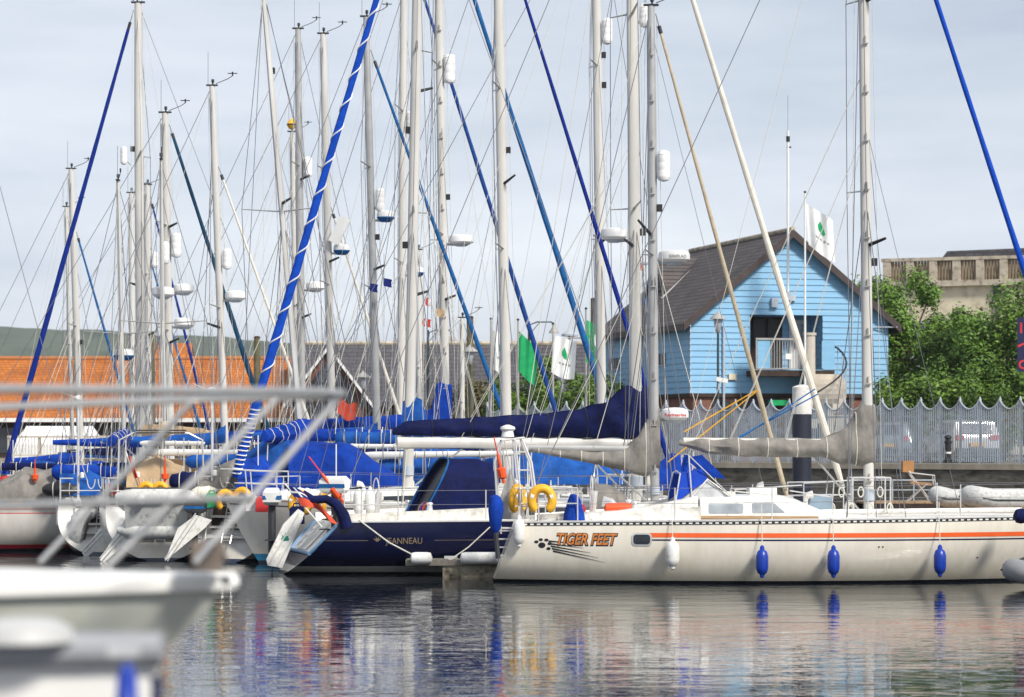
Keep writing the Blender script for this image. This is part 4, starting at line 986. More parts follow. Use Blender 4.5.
    if abs(b.y) > 1.5 or abs(c) > .85: b.y = b.y * .25
    w *= .9
    rings = []
    for t in [i / 12 for i in range(13)]:
        p = a.lerp(b, t); k = 1 if t < .75 else 1 - (t - .75) * .9
        rings.append([p + Vector((cos(q) * w * k, sin(q) * w * .72 * k, 0)) for q in [2 * pi * j / 14 for j in range(14)]])
    mb = MB(); mb.loft(rings); mast = mb.build('mast', M[mastm], root)
    at = lambda f: a.lerp(b, f)
    Hm = (b - a).length
    # sail track down the after side + collars
    mb = MB(); mb.tube([at(.08) + Vector((-w - .006, 0, 0)), at(.97) + Vector((-w * .8 - .006, 0, 0))], .012, 4); mb.tube([at(.02), at(.035)], w * 1.12, 12); mb.build('sail_track', M['palegrey'], mast)
    fr_of = lambda py: ((H + (YH - py) * d / F) - a.z) / (b.z - a.z)
    # masthead
    mb = MB(); mb.box(b + Vector((0, 0, .02)), (w * 2 + .12, w * 1.1, .035)); mb.tube([b + Vector((.02, 0, .03)), b + Vector((.02, 0, .08)), b + Vector((.02, 0, .09)), b + Vector((.02, 0, .17))], [.02, .02, .04, .036], 8); mb.build('masthead_light', M['black'], mast)
    mb = MB(); p = b + Vector((.1, 0, .06)); mb.tube([p, p + Vector((.3, 0, .12)), p + Vector((.42, 0, .2))], .009, 4)
    mb.tube([p + Vector((.42, 0, .2)), p + Vector((.42, 0, .3))], .02, 5); mb.tube([p + Vector((.3, 0, .26)), p + Vector((.54, 0, .26))], .012, 4); mb.build('wind_vane', M['black'], mast)
    mb = MB(); p = b + Vector((-.1, 0, .05)); mb.tube([p, p + Vector((0, 0, .8))], .006, 4); mb.build('whip_aerial', M['wire'], mast)
    # spreaders, shrouds
    hb = h.hb(h.tdeck(xm)) - .05; tips = []
    for f in spreaders:
        row = []
        for s in (-1, 1):
            p = at(f); q = p + Vector((-.18, s * hb * (.9 - f * .25), .06)); mb = MB(); mb.tube([p, q], [.035, .018], 6, flat=.6); mb.build('spreader', M['mast_grey'], root); row.append(q)
        tips.append(row)
    capf = .99 if top[1] > -200 else .97
    for i, s in enumerate((-1, 1)):
        cp = h.edge(xm - .1, s, .05)
        pts = [at(capf)] + [tp[i] for tp in tips[::-1]] + [cp]; mb = MB(); mb.tube(pts, shroud_r, 5); mb.build('shroud', M['wire'], root)
        wire(at(spreaders[0] - .01), h.edge(xm - .65, s, .05), shroud_r, root)
        if detail >= 1: wire(at(spreaders[0] - .01), h.edge(xm + .45, s, .05), shroud_r, root)
    if backstay: wire(b, Vector((xs_ + .1, 0, z0(xs_ + .1) + .05)), shroud_r, root, 'backstay')
    # a slack line or two from the mast to the rail, as boats are left
    for k in range(extra):
        f1 = .5 + .45 * R0.random(); xx = xm + R0.uniform(-.33, .25) * L; xx = max(xs_ + .3, min(L / 2 - .5, xx)); s = R0.choice((-1, 1))
        wire(at(f1), h.edge(xx, s, .08) + Vector((0, 0, .05)), R0.choice((.005, .006, .008)), root, 'halyard', R0.choice((M['wire'], M['rope'], M['wire'])), 4)
    if boom and boom[1] > 2:
        for s in (-1, 1):
            for fx in (.45, .75): wire(at(.52), (xm - boom[1] * fx, s * .1, boom[0] + .05), .005, root, 'lazy_jack', M['rope'], 4)
    # halyards lying just off the mast
    for k, (o1, o2) in enumerate(((.02, .16), (-.02, -.22))):
        wire(at(.985) + Vector((o1 + (w if k == 0 else -w), .04, 0)), Vector((xm + o2 + (w if k == 0 else -w), .08, a.z + .3)), .005, root, 'halyard', M['rope'], 4)
    if stay:
        sm, r, ft, kind = stay; p = at(ft) + Vector((w, 0, 0)); q = Vector((L / 2 - .12, 0, z0(L / 2 - .2) + .12)); v = q - p
        mb = MB(); mb.tube([p + v * .0, p + v * .05], .01, 6); fo = mb.build('forestay', M['wire'], root)
        pts = [p + v * (.04 + .94 * i / 30) for i in range(31)]; rr = [r * (.55 + .45 * min(1, i / 24)) * (1 + .06 * sin(i * 1.7)) * (1 if i < 30 else .5) for i in range(31)]
        mb = MB(); mb.tube(pts, rr, 10); fs = mb.build('furled_sail', M[sm], fo)
        mb = MB(); mb.tube([p + v * .975, p + v * .985], .085, 12); mb.build('furling_drum', M['black'], fo); mb = MB(); mb.tube([p + v * .025, p + v * .04], .04, 8); mb.build('halyard_swivel', M['black'], fo)
        if kind == 'spiral':
            e1 = v.normalized(); u1 = e1.cross(Vector((0, 1, 0))).normalized(); u2 = e1.cross(u1); mb = MB(); 
            f0, f1, turns = .05, .86, 17
            seq = [(f0 + (f1 - f0) * i / 400, 2 * pi * turns * i / 400) for i in range(401)] + [(f1 + (.97 - f1) * i / 300, 2 * pi * (turns + 15 * i / 300)) for i in range(301)]
            mb.tube([p + v * f + (u1 * cos(t) + u2 * sin(t)) * (r * (.57 + .45 * min(1, f / .78)) * 1.0 + .002) for f, t in seq], .016, 4); mb.build('sheet_wrap', M['whitepaint'], fs)
    else: 
        wire(b, Vector((L / 2 - .12, 0, z0(L / 2 - .2) + .05)), shroud_r, root, 'forestay')
    # boom and cover
    if boom:
        zbm, bl = boom; mb = MB(); mb.tube([(xm - w, 0, zbm), (xm - bl, 0, zbm + .03)], boom_r, 10, flat=.75); bo = mb.build('boom', M[mastm], root)
        if cover: cover_mesh(cover, zbm, xm - w * .3, seed=d, wob=.04).build('sail_cover', M[cov_m], bo, ang=60)
        if cover and (detail >= 2 or extra == 2):
            cv = bo.children[-1]; rg = cover_mesh.rings
            for i in range(6, len(rg) - 3, 9):
                cc = sum((Vector(q) for q in rg[i]), Vector()) / len(rg[i]); mb = MB(); mb.tube([cc + (Vector(q) - cc) * 1.02 for q in rg[i] + rg[i][:1]], .010, 4); mb.build('tie', M['black'] if cov_m == 'navy' else M['rope'], cv)
            mb = MB(); mb.tube([Vector(rg[i][9 if False else 4]) + Vector((0, 0, .006)) for i in range(2, len(rg) - 2)], .010, 4); mb.build('seam', M[cov_m], cv)
        wire((xm - bl + .05, 0, zbm + .05), at(.985) + Vector((-w, 0, 0)), .005, root, 'topping_lift', M['rope'], 4)
        wire((xm - .15, 0, mz + .05), (xm - 1.2, 0, zbm - .05), .02, root, 'kicker', M['mast_grey'])
        wire((xm - bl + .2, 0, zbm - .05), (xm - bl + .1, 0, z0(xm - bl) + .1), .012, root, 'mainsheet', M['rope'])
    if hood:
        hx, hl, hh, hmn = hood; W_ = B * .31; zz = z0(hx)
        def HS(u, v):
            a_ = pi * v; k = sin(pi / 2 * min(1, u * 1.25)) ** .55; x = hx + hl * (1 - u)
            e = .55; cy = math.copysign(abs(cos(a_)) ** e, cos(a_)); sz = sin(a_) ** .75 if sin(a_) > 0 else 0
            return Vector((x + .0, cy * W_ * (.9 + .1 * k), zz + .02 + lerp(.30, hh, k) * sz))
        mb = MB(); mb.grid(HS, 14, 20); 
        hbv = bvh_of(mb); ho = mb.build('sprayhood', M[hmn], root, ang=70)
        for s in (-1, 1):
            dc = decal(hbv, [(hx + hl * .18, zz + .34), (hx + hl * .25, zz + hh * .72), (hx + hl * .50, zz + hh * .66), (hx + hl * .72, zz + .34)], s, .008)
            if dc: dc.build('clear_panel', M['clear'], ho, smooth=False)
    for g in gear:
        k = g[0]
        if k == 'radome':
            f = fr_of(g[1]); p = at(f); s = g[2]; rad = g[4] if len(g) > 4 else .25; pp = p + Vector((s * (w + rad + .04), 0, 0)); radome(mast, pp, rad, M[g[3]] if g[3] else None, text=g[5] if len(g) > 5 else None)
            mb = MB(); mb.tube([p, pp + Vector((0, 0, -.03))], .03, 6); mb.build('bracket', M['mast_grey'], mast)
        elif k == 'reflector':
            p = at(fr_of(g[1])); reflector(mast, p + Vector((g[2] * (w + .13), -.05, 0)), *(g[3:5] if len(g) > 3 else ()))
            mb = MB(); mb.tube([p, p + Vector((g[2] * (w + .1), -.05, .2))], .02, 5); mb.build('bracket', M['mast_grey'], mast)
        elif k == 'light':
            p = at(fr_of(g[1])); mb = MB(); mb.box(p + Vector((w + .05, 0, 0)), (.1, .1, .14)); mb.build('deck_light', M['black'], mast, smooth=False)
        elif k == 'panel':
            p = at(fr_of(g[1])); mb = MB(); mb.box(p + Vector((.32, -.2, .25)), (.3, .12, .75), Matrix.Rotation(.45, 3, 'Y')); mb.tube([p, p + Vector((.3, -.15, .2))], .025, 5); mb.build('antenna_panel', M['whitepaint'], mast, smooth=False)
        elif k == 'ball':
            mb = MB(); mb.lathe([(.02, -.04), (.13, .05), (.17, .14), (.13, .23), (.02, .34)], b + Vector((0, 0, .1)), 14); mb.build('topmark', M['yellow'], mast)
            mb = MB(); mb.lathe([(.172, .12), (.172, .16)], b + Vector((0, 0, .1)), 14); mb.build('band', M['black'], mast)
        elif k == 'sp':   # short dark bracket arm seen sideways
            p = at(fr_of(g[1])); mb = MB(); mb.tube([p, p + Vector((g[2] * .3, -.35, g[3]))], [.04, .025], 6); mb.build('spreader_bracket', M['black'], mast)
    if steps:
        for i in range(int(Hm / .9)):
            mb = MB(); p = at((i + .7) * .9 / Hm); s = 1 if i % 2 else -1; mb.box(p + Vector((0, -w * .72 - .03, 0)), (w * 1.1, .04, .02)); mb.box(p + Vector((0, -w * .72 - .02, .07)), (.025, .03, .14)); mb.build('mast_step', M['lead'], mast, smooth=False)
    if stripe:
        for s in (-1, 1):
            for (m_, a_, b_) in stripe:
                strip(bv, -L / 2 + .25, L / 2 - .12, lambda x: z0(x) - a_, lambda x: z0(x) - b_, s).build('hull_stripe', M[m_], root, fix=False)
    if dodger:
        for s in (-1, 1):
            e0, e1 = xs_ + .5, xs_ + .5 + dodger[1]
            mb = MB(); mb.grid(lambda u, v: h.edge(lerp(e0, e1, u), s, .06) + Vector((0, s * (.012 + .02 * sin(u * 11 + v * 3)), .08 + .5 * v - .03 * sin(pi * u) * v)), 14, 5); mb.build('spray_dodger', M[dodger[0]], root)
    if detail:
        for k in range(3):
            vx = lerp(xa, xb, .35 + .25 * k); vz = z0(vx) + interp(vx, [p[0] for p in prof], [p[1] for p in prof]); s = (-1) ** k
            mb = MB(); mb.tube([(vx, s * .3, vz), (vx, s * .3, vz + .1), (vx + .05, s * .3, vz + .17), (vx + .13, s * .3, vz + .18)], [.04, .045, .06, .08], 10); mb.build('vent_cowl', M['white'] if k else M['steel'], co)
        mb = MB()
        for k in range(5):
            a_ = Vector((xs_ + .12, -.7 + .25 * k, z0(xs_) + .62)); mb.tube([a_ + Vector((-.02, 0, -.02 - .22 * abs(sin(q_ * pi / 8)))) + Vector((0, .09 * cos(q_ * pi / 8) if q_ else .09, 0)) for q_ in range(9)], .012, 4)
        mb.build('hanging_rope_coils', M['rope'], root)
        mb = MB(); mb.lathe([(.02, 0), (.05, .02), (.05, .12), (.02, .14)], (xs_ + .06, .5, z0(xs_) + .62), 10); mb.build('stern_light', M['whitepaint'], root); mb = MB(); mb.tube([(xs_ + .06, -.5, z0(xs_) + .6), (xs_ + .06, -.5, z0(xs_) + 1.5)], .012, 5); mb.build('flagstaff', M['whitepaint'], root)
    # fairleads and cleats, coiled rope on deck
    mb = MB()
    for x in (xbw - .9, xs_ + .6):
        for s in (-1, 1):
            p = h.edge(x, s, .14); mb.box(p + Vector((0, 0, .06)), (.22, .025, .025)); mb.box(p + Vector((0, 0, .03)), (.08, .03, .06))
    mb.build('cleats', M['steel'], root, smooth=False)
    return root, dict(h=h, bv=bv, z0=z0, xm=xm, inv=inv, at=at, a=a, b=b, w=w, xs=xs_, Lc=Lc, cbv=cbv, co=co, L=L, mast=mast)
# ================================================================== the white and orange striped sloop in front
tf, T = boat('cream hulled sloop lettered TIGER FEET with orange stripe and blue fenders', 11.45, 3.1, 1.17, 52.7, 869, (862, -222), 11.5, yaw=2, bow_px=1110, hull='cream',
     hk=dict(rb=1.0, rs=.42, tr=.42, D=.55, tmax=.5, bowup=.04, sternup=-.08), boom=(2.55, 3.45), cov_m='grey',
     cover=[(-.14, .70, -.36), (0, .75, -.42), (.12, .70, -.44), (.3, .40, -.42), (.55, .18, -.38), (.9, .06, -.26), (1.5, .08, -.27), (2.4, .08, -.25), (3.0, .08, -.20), (3.4, .07, -.07), (3.5, .04, -.05)],
     hood=None, stay=('brightblue', .060, .985, None), spreaders=(.44, .70), steps=True, detail=2, windows=0,
     cabin=[(-.172, .42), (-.05, .43), (-.018, .36), (.032, .12), (.10, .06), (.12, .02)],
     gear=(('sp', 246, 1, .12), ('sp', 2, 1, .15), ('light', 262)))
h, bv, z0 = T['h'], T['bv'], T['z0']
TI = T['inv']
def tl(px, py, side=-1, d=51.25): return TI @ P(px, py, d)
# toe rail: dark extrusion pierced by pale slots
mb = MB(); L2 = h.L / 2
def tz(x): return z0(x)
s_ = strip(bv, -L2 + .46, L2 - .05, lambda x: tz(x) - .052, lambda x: tz(x) - .004, -1, 90, .012); s_.build('slotted_rail', M['black'], tf, fix=False)
mb = MB(); x = -L2 + .55
while x < L2 - .2:
    a = [hit(bv, xx, tz(xx) - zz, -1, .016) for xx, zz in ((x, .043), (x + .062, .043), (x + .062, .016), (x, .016))]
    if all(a): mb.add(a, [(0, 1, 2, 3)])
    x += .118
mb.build('rail_slots', M['white'], tf, fix=False, smooth=False)
xo = tl(650, 534).x
strip(bv, xo, L2 - .1, lambda x: 1.17 - .325, lambda x: 1.17 - .245, -1, 80, .005).build('orange_stripe', M['orangestripe'], tf, fix=False)
strip(bv, xo - .02, L2 - .12, lambda x: 1.17 - .385, lambda x: 1.17 - .36, -1, 80, .005).build('pin_stripe', M['navy'], tf, fix=False)
# port light
a, b = tl(632, 546), tl(652, 533)
decal(bv, rrect(a.x, b.x, a.z, b.z, .3), -1, .012).build('hull_port', M['steel'], tf, smooth=False)
decal(bv, rrect(a.x + .03, b.x - .03, a.z + .03, b.z - .03, .3), -1, .018).build('hull_window', M['glass'], tf, smooth=False)
# lettering
def hull_text(body, x, z, size, m, off, bold, shear, name, bvh, parent, side=-1, sx=1.0):
    vs, fs = text_pts(body, size, shear, bold); out = []
    for v in vs:
        p = hit(bvh, x + v.x * sx, z + v.y, side, off); out.append(p or Vector((x + v.x * sx, side * 1.5, z + v.y)))
    mb = MB(); mb.add(out, fs); return mb.build(name, m, parent, smooth=False, fix=False)
p0 = tl(556.5, 545.3); 
hull_text('TIGER FEET', p0.x, p0.z, .285, M['black'], .006, .022, .28, 'lettering_outline', bv, tf, sx=.74)
hull_text('TIGER FEET', p0.x - .004, p0.z + .006, .285, M['orangeletter'], .011, .006, .28, 'lettering', bv, tf, sx=.74)
# paw with claw streaks
mb = MB()
def blob(cx, cz, r, sx=1.0):
    o = [(cx + r * sx * cos(2 * pi * k / 12), cz + r * cos(0) * sin(2 * pi * k / 12)) for k in range(12)]; d_ = decal(bv, o, -1, .007)
    if d_: mb.add(d_.v, d_.f)
c0 = tl(543, 546)
blob(c0.x, c0.z, .052, 1.25)
for (dx, dz) in ((-.10, .06), (-.02, .10), (.08, .095), (.14, .03), (.12, -.06)): blob(c0.x + dx, c0.z + dz, .026, 1.5)
for k in range(5):
    zz = c0.z + .075 - k * .045; xa = c0.x + .12 + .02 * k; xe = c0.x + .62 + .13 * k; dz = -.012 - .014 * k
    vs = []
    for i in range(15):
        t = i / 14; x = lerp(xa, xe, t); zc = zz + dz * t * 3; w_ = .012 * (1 - t) + .002
        vs += [hit(bv, x, zc - w_, -1, .007), hit(bv, x, zc + w_, -1, .007)]
    if all(vs): mb.add(vs, [(2 * i, 2 * i + 1, 2 * i + 3, 2 * i + 2) for i in range(14)])
mb.build('paw_emblem', M['black'], tf, smooth=False, fix=False)
mb = MB()
for (px, py) in ((879, 547), (883, 547), (984, 559)): 
    q = tl(px, py); o = [(q.x + .018 * cos(k), q.z + .018 * sin(k)) for k in range(6)]; dd = decal(bv, o, -1, .005); mb.add(dd.v, dd.f)
mb.build('skin_fitting', M['black'], tf, smooth=False)
# coachroof windows and opened hatch
for s in (-1, 1):
    for (px0, px1, sk0, sk1) in ((711, 746, .0, .0), (755, 789, .0, -.20)):
        x0_, x1_ = tl(px0, 500).x, tl(px1, 500).x; zz = z0(x0_)
        dd = decal(T['cbv'], rrect(x0_, x1_, zz + .13, zz + .31, .15, 3, sk0, sk1), s, .008)
        if dd: dd.build('window', M['paleglass'], T['co'], smooth=False)
mb = MB(); x0_ = tl(815, 500).x; zz = z0(x0_); mb.add([(x0_, -.3, zz + .06), (x0_ + .5, -.3, zz + .06), (x0_ + .47, -.16, zz + .42), (x0_ + .0, -.16, zz + .42)], [(0, 1, 2, 3)]); 
mb.add([(x0_ - .02, -.285, zz + .04), (x0_ + .52, -.285, zz + .04), (x0_ + .49, -.145, zz + .45), (x0_ - .02, -.145, zz + .45)], [(0, 3, 2, 1)])
hq = mb.build('open_hatch', mat('blue grey hatch acrylic', (.20, .27, .33), .15, var=.1), tf, smooth=False, fix=False)
mb = MB(); mb.tube([(x0_, -.3, zz + .05), (x0_ + .51, -.3, zz + .05), (x0_ + .48, -.155, zz + .43), (x0_ - .01, -.155, zz + .43), (x0_, -.3, zz + .05)], .014, 6); mb.build('hatch_frame', M['steel'], hq)
# raised cockpit side sweeping up to the windscreen, sprayhood
xs0 = tl(560, 500).x; xs1 = tl(700, 500).x
mb = MB()
for s in (-1, 1):
    mb.loft([[(x, s * (wd + .0), z0(x) - .02), (x, s * (wd - .03), z0(x) + hh), (x, s * (wd - .16), z0(x) + hh + .01), (x, s * (wd - .2), z0(x) - .02)] for x, hh, wd in
             [(lerp(xs0, xs1, t), lerp(.10, .45, t ** 1.6), min(h.hb(h.tdeck(lerp(xs0, xs1, t))) - .3, 1.0)) for t in (0, .2, .4, .6, .8, 1)]])
mb.build('cockpit_side', M['white'], tf, ang=30)
x0_, x1_ = tl(681, 480).x, tl(741, 480).x; zz = z0(x0_) + .34
W_ = .80
def scr(x, w, z): return (x, w, z)
xm1 = tl(711, 480).x
mb = MB()
for s in (-1, 1):   # clear side panels: a low triangle
    mb.add([(x0_, s * W_, zz), (x1_, s * W_ * .8, zz), (xm1, s * W_ * .86, zz + .40)], [(0, 1, 2)])
mb.add([(x1_, -W_ * .8, zz), (x1_, W_ * .8, zz), (xm1, W_ * .86, zz + .40), (xm1, -W_ * .86, zz + .40)], [(0, 1, 2, 3)])
sh = mb.build('sprayhood_windows', M['clear'], tf, smooth=False, fix=False)
mb = MB()
for s in (-1, 1):
    mb.add([(x0_ - .06, s * (W_ + .012), zz - .02), (xm1 + .02, s * (W_ * .86 + .012), zz + .42), (xm1 - .1, s * W_ * .8, zz + .60), (x0_ + .05, s * W_ * .88, zz + .50)], [(0, 1, 2, 3)])
mb.add([(x0_ + .05, -W_ * .88, zz + .50), (xm1 - .1, -W_ * .8, zz + .60), (xm1 - .1, W_ * .8, zz + .60), (x0_ + .05, W_ * .88, zz + .50)], [(0, 1, 2, 3)])
mb.add([(xm1 - .1, -W_ * .8, zz + .60), (xm1 + .02, -W_ * .86, zz + .41), (xm1 + .02, W_ * .86, zz + .41), (xm1 - .1, W_ * .8, zz + .60)], [(0, 1, 2, 3)])
mb.build('sprayhood', M['blue'] if False else mat('bright blue canvas', (.01, .055, .42), .7, var=.2, bump=.4), tf, smooth=False, fix=False)
mb = MB()
for s in (-1, 1):
    mb.tube([(x0_ - .1, s * .84, zz - .3), (x0_ + .04, s * .75, zz + .52), (x0_ + .04, 0, zz + .56)], .014, 6)
    mb.tube([(x0_ - .1, s * .84, zz - .3), (xm1, s * .74, zz + .42), (x1_ + .02, s * .66, zz + .02)], .012, 6)
    mb.tube([(x0_ + .25, s * .8, zz + .02), (x0_ + .2, s * .72, zz + .85), (x0_ + .2, 0, zz + .87)], .014, 6)
    mb.tube([(x0_ + .2, s * .72, zz + .85), (x1_ - .1, s * .72, zz + .1)], .010, 6)
mb.build('hood_frame', M['steel'], tf)
mb = MB(); mb.add([(x0_ + .1, -.6, zz + .80), (x0_ + .45, -.62, zz + .86), (x0_ + .9, -.6, zz + .42), (x0_ + .62, -.58, zz + .45)], [(0, 1, 2, 3)])
mb.add([(x0_ + .05, -.6, zz + .55), (x0_ + .12, -.62, zz + .86), (x0_ + .2, -.62, zz + .86), (x0_ + .18, -.6, zz + .55)], [(0, 1, 2, 3)]); mb.build('spray_flap', M['royal'], tf, smooth=False, fix=False)
# life raft canister, deck boxes
mb = MB(); x = tl(757, 485).x; mb.loft([[(x + i, y, z0(x) + .46 + zz_) for (y, zz_) in ((-.3, 0), (-.26, .12), (.26, .12), (.3, 0))] for i in (-.0, .5)]); mb.build('life_raft_canister', M['white'], tf, smooth=False)
mb = MB()
for (a_, b_) in ((740, 800), (796, 838)):
    q0, q1 = tl(a_, 487), tl(b_, 492); mb.tube([(q0.x, -.55, z0(q0.x) + .52), (q1.x, -.5, z0(q1.x) + .40)], .012, 6)
mb.build('grab_rail', M['steel'], tf)
# spinnaker pole along the foredeck
mb = MB(); q0, q1 = tl(795, 510), tl(1000, 510); mb.tube([(q0.x + .0, -.75, z0(q0.x) + .13), (q1.x + .6, -.55, z0(q1.x) + .13)], .045, 8); mb.build('spinnaker_pole', M['white'], tf)
mb = MB(); q0 = tl(700, 510); mb.tube([(q0.x, -.95, z0(q0.x) + .06), (q0.x + 2.2, -.95, z0(q0.x) + .05)], .035, 6); mb.build('rubbing_batten', M['teak'], tf)
# coiled ropes at the mast
mb = MB()
for k in range(7):
    px = 842 + k * 9; c = tl(px, 495); zz = z0(c.x) + .18 + .3 * (k % 2); pts = [(c.x + .05 * cos(a_), -.2 - .1 * k % 3, zz + .09 * sin(a_)) for a_ in [2 * pi * i / 14 for i in range(15)]]; mb.tube(pts, .014, 5)
mb.build('coiled_rope', M['rope'], tf)
mb = MB()
for s in (-1, 1):
    for dx in (-.35, .35): mb.tube([(T['xm'] + dx, s * .3, z0(0)), (T['xm'] + dx, s * .3, z0(0) + .75), (T['xm'] + dx, 0, z0(0) + .75)], .016, 6)
    mb.tube([(T['xm'] - .35, s * .3, z0(0) + .75), (T['xm'] + .35, s * .3, z0(0) + .75)], .016, 6)
mb.build('mast_guard_rail', M['steel'], tf)
# stern gantry with ladder, covered outboard
xs = T['xs']; zz = z0(xs)
mb = MB()
for s in (-1, 1):
    mb.tube([(xs - .28, s * .55, zz - .2), (xs - .36, s * .55, zz + 1.1), (xs - .25, s * .55, zz + 1.5), (xs + .15, s * .5, zz + 1.55)], .02, 8)
    mb.tube([(xs + .42, s * .6, zz + .1), (xs + .28, s * .55, zz + 1.1), (xs + .1, s * .5, zz + 1.56)], .02, 8)
    mb.tube([(xs + .12, s * .6, zz + .1), (xs - .02, s * .55, zz + 1.52)], .018, 8)
mb.tube([(xs - .25, -.55, zz + 1.5), (xs - .25, .55, zz + 1.5)], .02, 8); mb.tube([(xs + .15, -.5, zz + 1.55), (xs + .15, .5, zz + 1.55)], .02, 8)
for k in range(4): mb.tube([(xs - .02 + .0 * k, -.56, zz + .3 + .33 * k), (xs + .36 - .06 * k, -.57, zz + .3 + .33 * k)], .014, 6)
mb.tube([(xs - .36, -.55, zz - .1), (xs + .1, -.58, zz - .1)], .02, 6)
for k in range(4): mb.tube([(xs - .34, -.56, zz - .6 + .15 * k), (xs - .04, -.56, zz - .6 + .15 * k)], .014, 5)
for x in (-.34, -.04): mb.tube([(xs + x, -.56, zz - .7), (xs + x, -.56, zz - .1)], .014, 5)
mb.build('stern_gantry', M['steel'], tf)
mb = MB(); mb.lathe([(.05, 0), (.12, .02), (.1, .12), (.14, .16), (.13, .2), (.03, .24)], (xs - .15, -.4, zz + 1.55), 12); mb.build('gps_antenna', M['radome'], tf)
def tw(p): return root_matrix(tf) @ Vector(p)
o = thing('covered_outboard', 'blue canvas covered outboard hanging on the TIGER FEET stern ladder', 'outboard motor', tw((xs - .38, -.6, zz + .35)))
mb = MB(); mb.lathe([(.03, -.55), (.1, -.45), (.12, -.3), (.14, -.12), (.13, .02), (.10, .12), (.03, .16)], (0, 0, 0), 12); mb.v = [(x * (1 + .25 * noise.noise(Vector((x * 6, y * 6, z * 6)))), y, z) for x, y, z in mb.v]; mb.build('canvas_bag', M['royal'], o)
mb = MB(); mb.tube([(0, 0, -.5), (.05, 0, -1.0)], .045, 8); mb.build('leg', M['darkrubber'], o)
lifebuoy(tw((xs + .46, -.78, zz + .18)), 'large yellow horseshoe lifebuoy facing out on the TIGER FEET stern rail', 0, s=.82)
lifebuoy(tw((xs + .04, -.2, zz + .18)), 'yellow horseshoe lifebuoy half hidden by the TIGER FEET stern gantry', radians(62), s=.82)
danbuoy(tw((xs - .22, -.62, zz + .72)), tw((xs - .34, -.62, zz + 1.25)), 'orange danbuoy clipped high on the TIGER FEET stern gantry')
o = thing('canvas_bag', 'tapered blue canvas bag beside the large yellow lifebuoy', 'canvas bag', tw((xs + 1.05, -.7, zz + .05)))
mb = MB(); mb.lathe([(.20, 0), (.19, .1), (.12, .36), (.07, .45), (.02, .47)], (0, 0, 0), 12); mb.v = [(x, y, z + .04 * noise.noise(Vector((x * 9, y * 9, z * 5)))) for x, y, z in mb.v]; mb.build('bag', M['royal'], o)
o = thing('triangular_cloth', 'pale grey triangular cloth hung inside the stern gantry', 'cloth', tw((xs - .1, -.1, zz)))
mb = MB(); mb.grid(lambda u, v: Vector(((u - .5) * .62 * v, .05 * sin(u * 9) * v, 1.0 - v * .95)), 10, 10); mb.build('sailcloth', mat('grey sailcloth', (.42, .42, .42), .8, bump=.4), o)
mb = MB(); mb.tube([(0, 0, 1.0), (-.1, 0, 1.5)], .008, 4); mb.build('hanging_line', M['rope'], o)
# fenders along the near side
def fend(px, pyt, pyb, lab, m, r):
    q = P(px, pyt, 51.0); l = TI @ q; e = h.edge(l.x, -1, 0); y = e.y - r - .015; top = root_matrix(tf) @ Vector((l.x, y, l.z)); rt = root_matrix(tf) @ Vector((l.x, e.y - .02, z0(l.x) + .3))
    fender(top, lab, 'fenders along the cream sloop', m, r, (pyb - pyt) * 51.0 / F, rt)
fend(762, 545, 578, 'leftmost blue fender, hanging below the coachroof windows', M['fendblue'], .112)
fend(833.5, 545, 578, 'middle blue fender, hanging just left of the cream sloop mast', M['fendblue'], .112)
fend(943, 545, 578, 'rightmost blue fender, hanging below the inflatable dinghies', M['fendblue'], .112)
fend(673, 537, 570, 'white fender hanging by the start of the orange stripe', M['fendwhite'], .125)
fend(520.5, 516, 549, 'white fender hanging at the TIGER FEET stern corner', M['fendwhite'], .11)
# winch handle/pink bag/red items in the cockpit
for (px, py, w_, hh, m_, nm, lb) in ((618, 492, .55, .2, 'orange', 'kit_bag', 'orange kit bag lying in the cockpit by the winch'), (575, 487, .38, .18, 'red', 'kit_bag', 'red kit bag lying behind the large lifebuoy')):
    q = TI @ P(px, py, 52.6); o = thing(nm, lb, 'bag', tw((q.x, -.1, z0(q.x) + .12)))
    mb = MB(); mb.lathe([(.02, -w_ / 2), (hh * .5, -w_ * .42), (hh * .55, 0), (hh * .5, w_ * .42), (.02, w_ / 2)], (0, 0, hh / 2), 12, Matrix.Rotation(pi / 2, 3, 'Y')); mb.build('bag_body', M[m_], o)

# ================================================================== small sloop with tan furled genoa behind
sr, S = boat('small sloop with grey draped sail cover and cream furled genoa', 5.7, 1.9, .98, 55.3, 655, (651, 6), 10, yaw=0, bow_px=797, hull='white', extra=2, boom=(2.42, 2.6), cov_m='grey',
     cover=[(-.12, .70, -.4), (0, .72, -.45), (.12, .62, -.5), (.3, .25, -.48), (.6, -.02, -.42), (1.1, -.05, -.30), (1.8, .0, -.16), (2.4, .06, -.04), (2.65, .05, 0)],
     hood=(-1.1, .7, .75, 'grey'), stay=('tansail', .05, .985, None), spreaders=(.5,), steps=True,
     gear=(('reflector', 182, 1, .13, .62), ('light', 208), ('sp', 237, -1, .3), ('radome', 420, 1, None, .27, 'Raymarine')), mastm='mast_grey')
# yellow halyards and blue line from the furled genoa back to the mast
for (a, b, m) in (((757, 390), (684, 432), 'yellow'), ((757, 391), (668, 462), 'yellow')):
    wire(S['Lc'](P(*a, 55.2)), S['Lc'](P(*b, 55.2)), .014, sr, 'sheet', M[m])
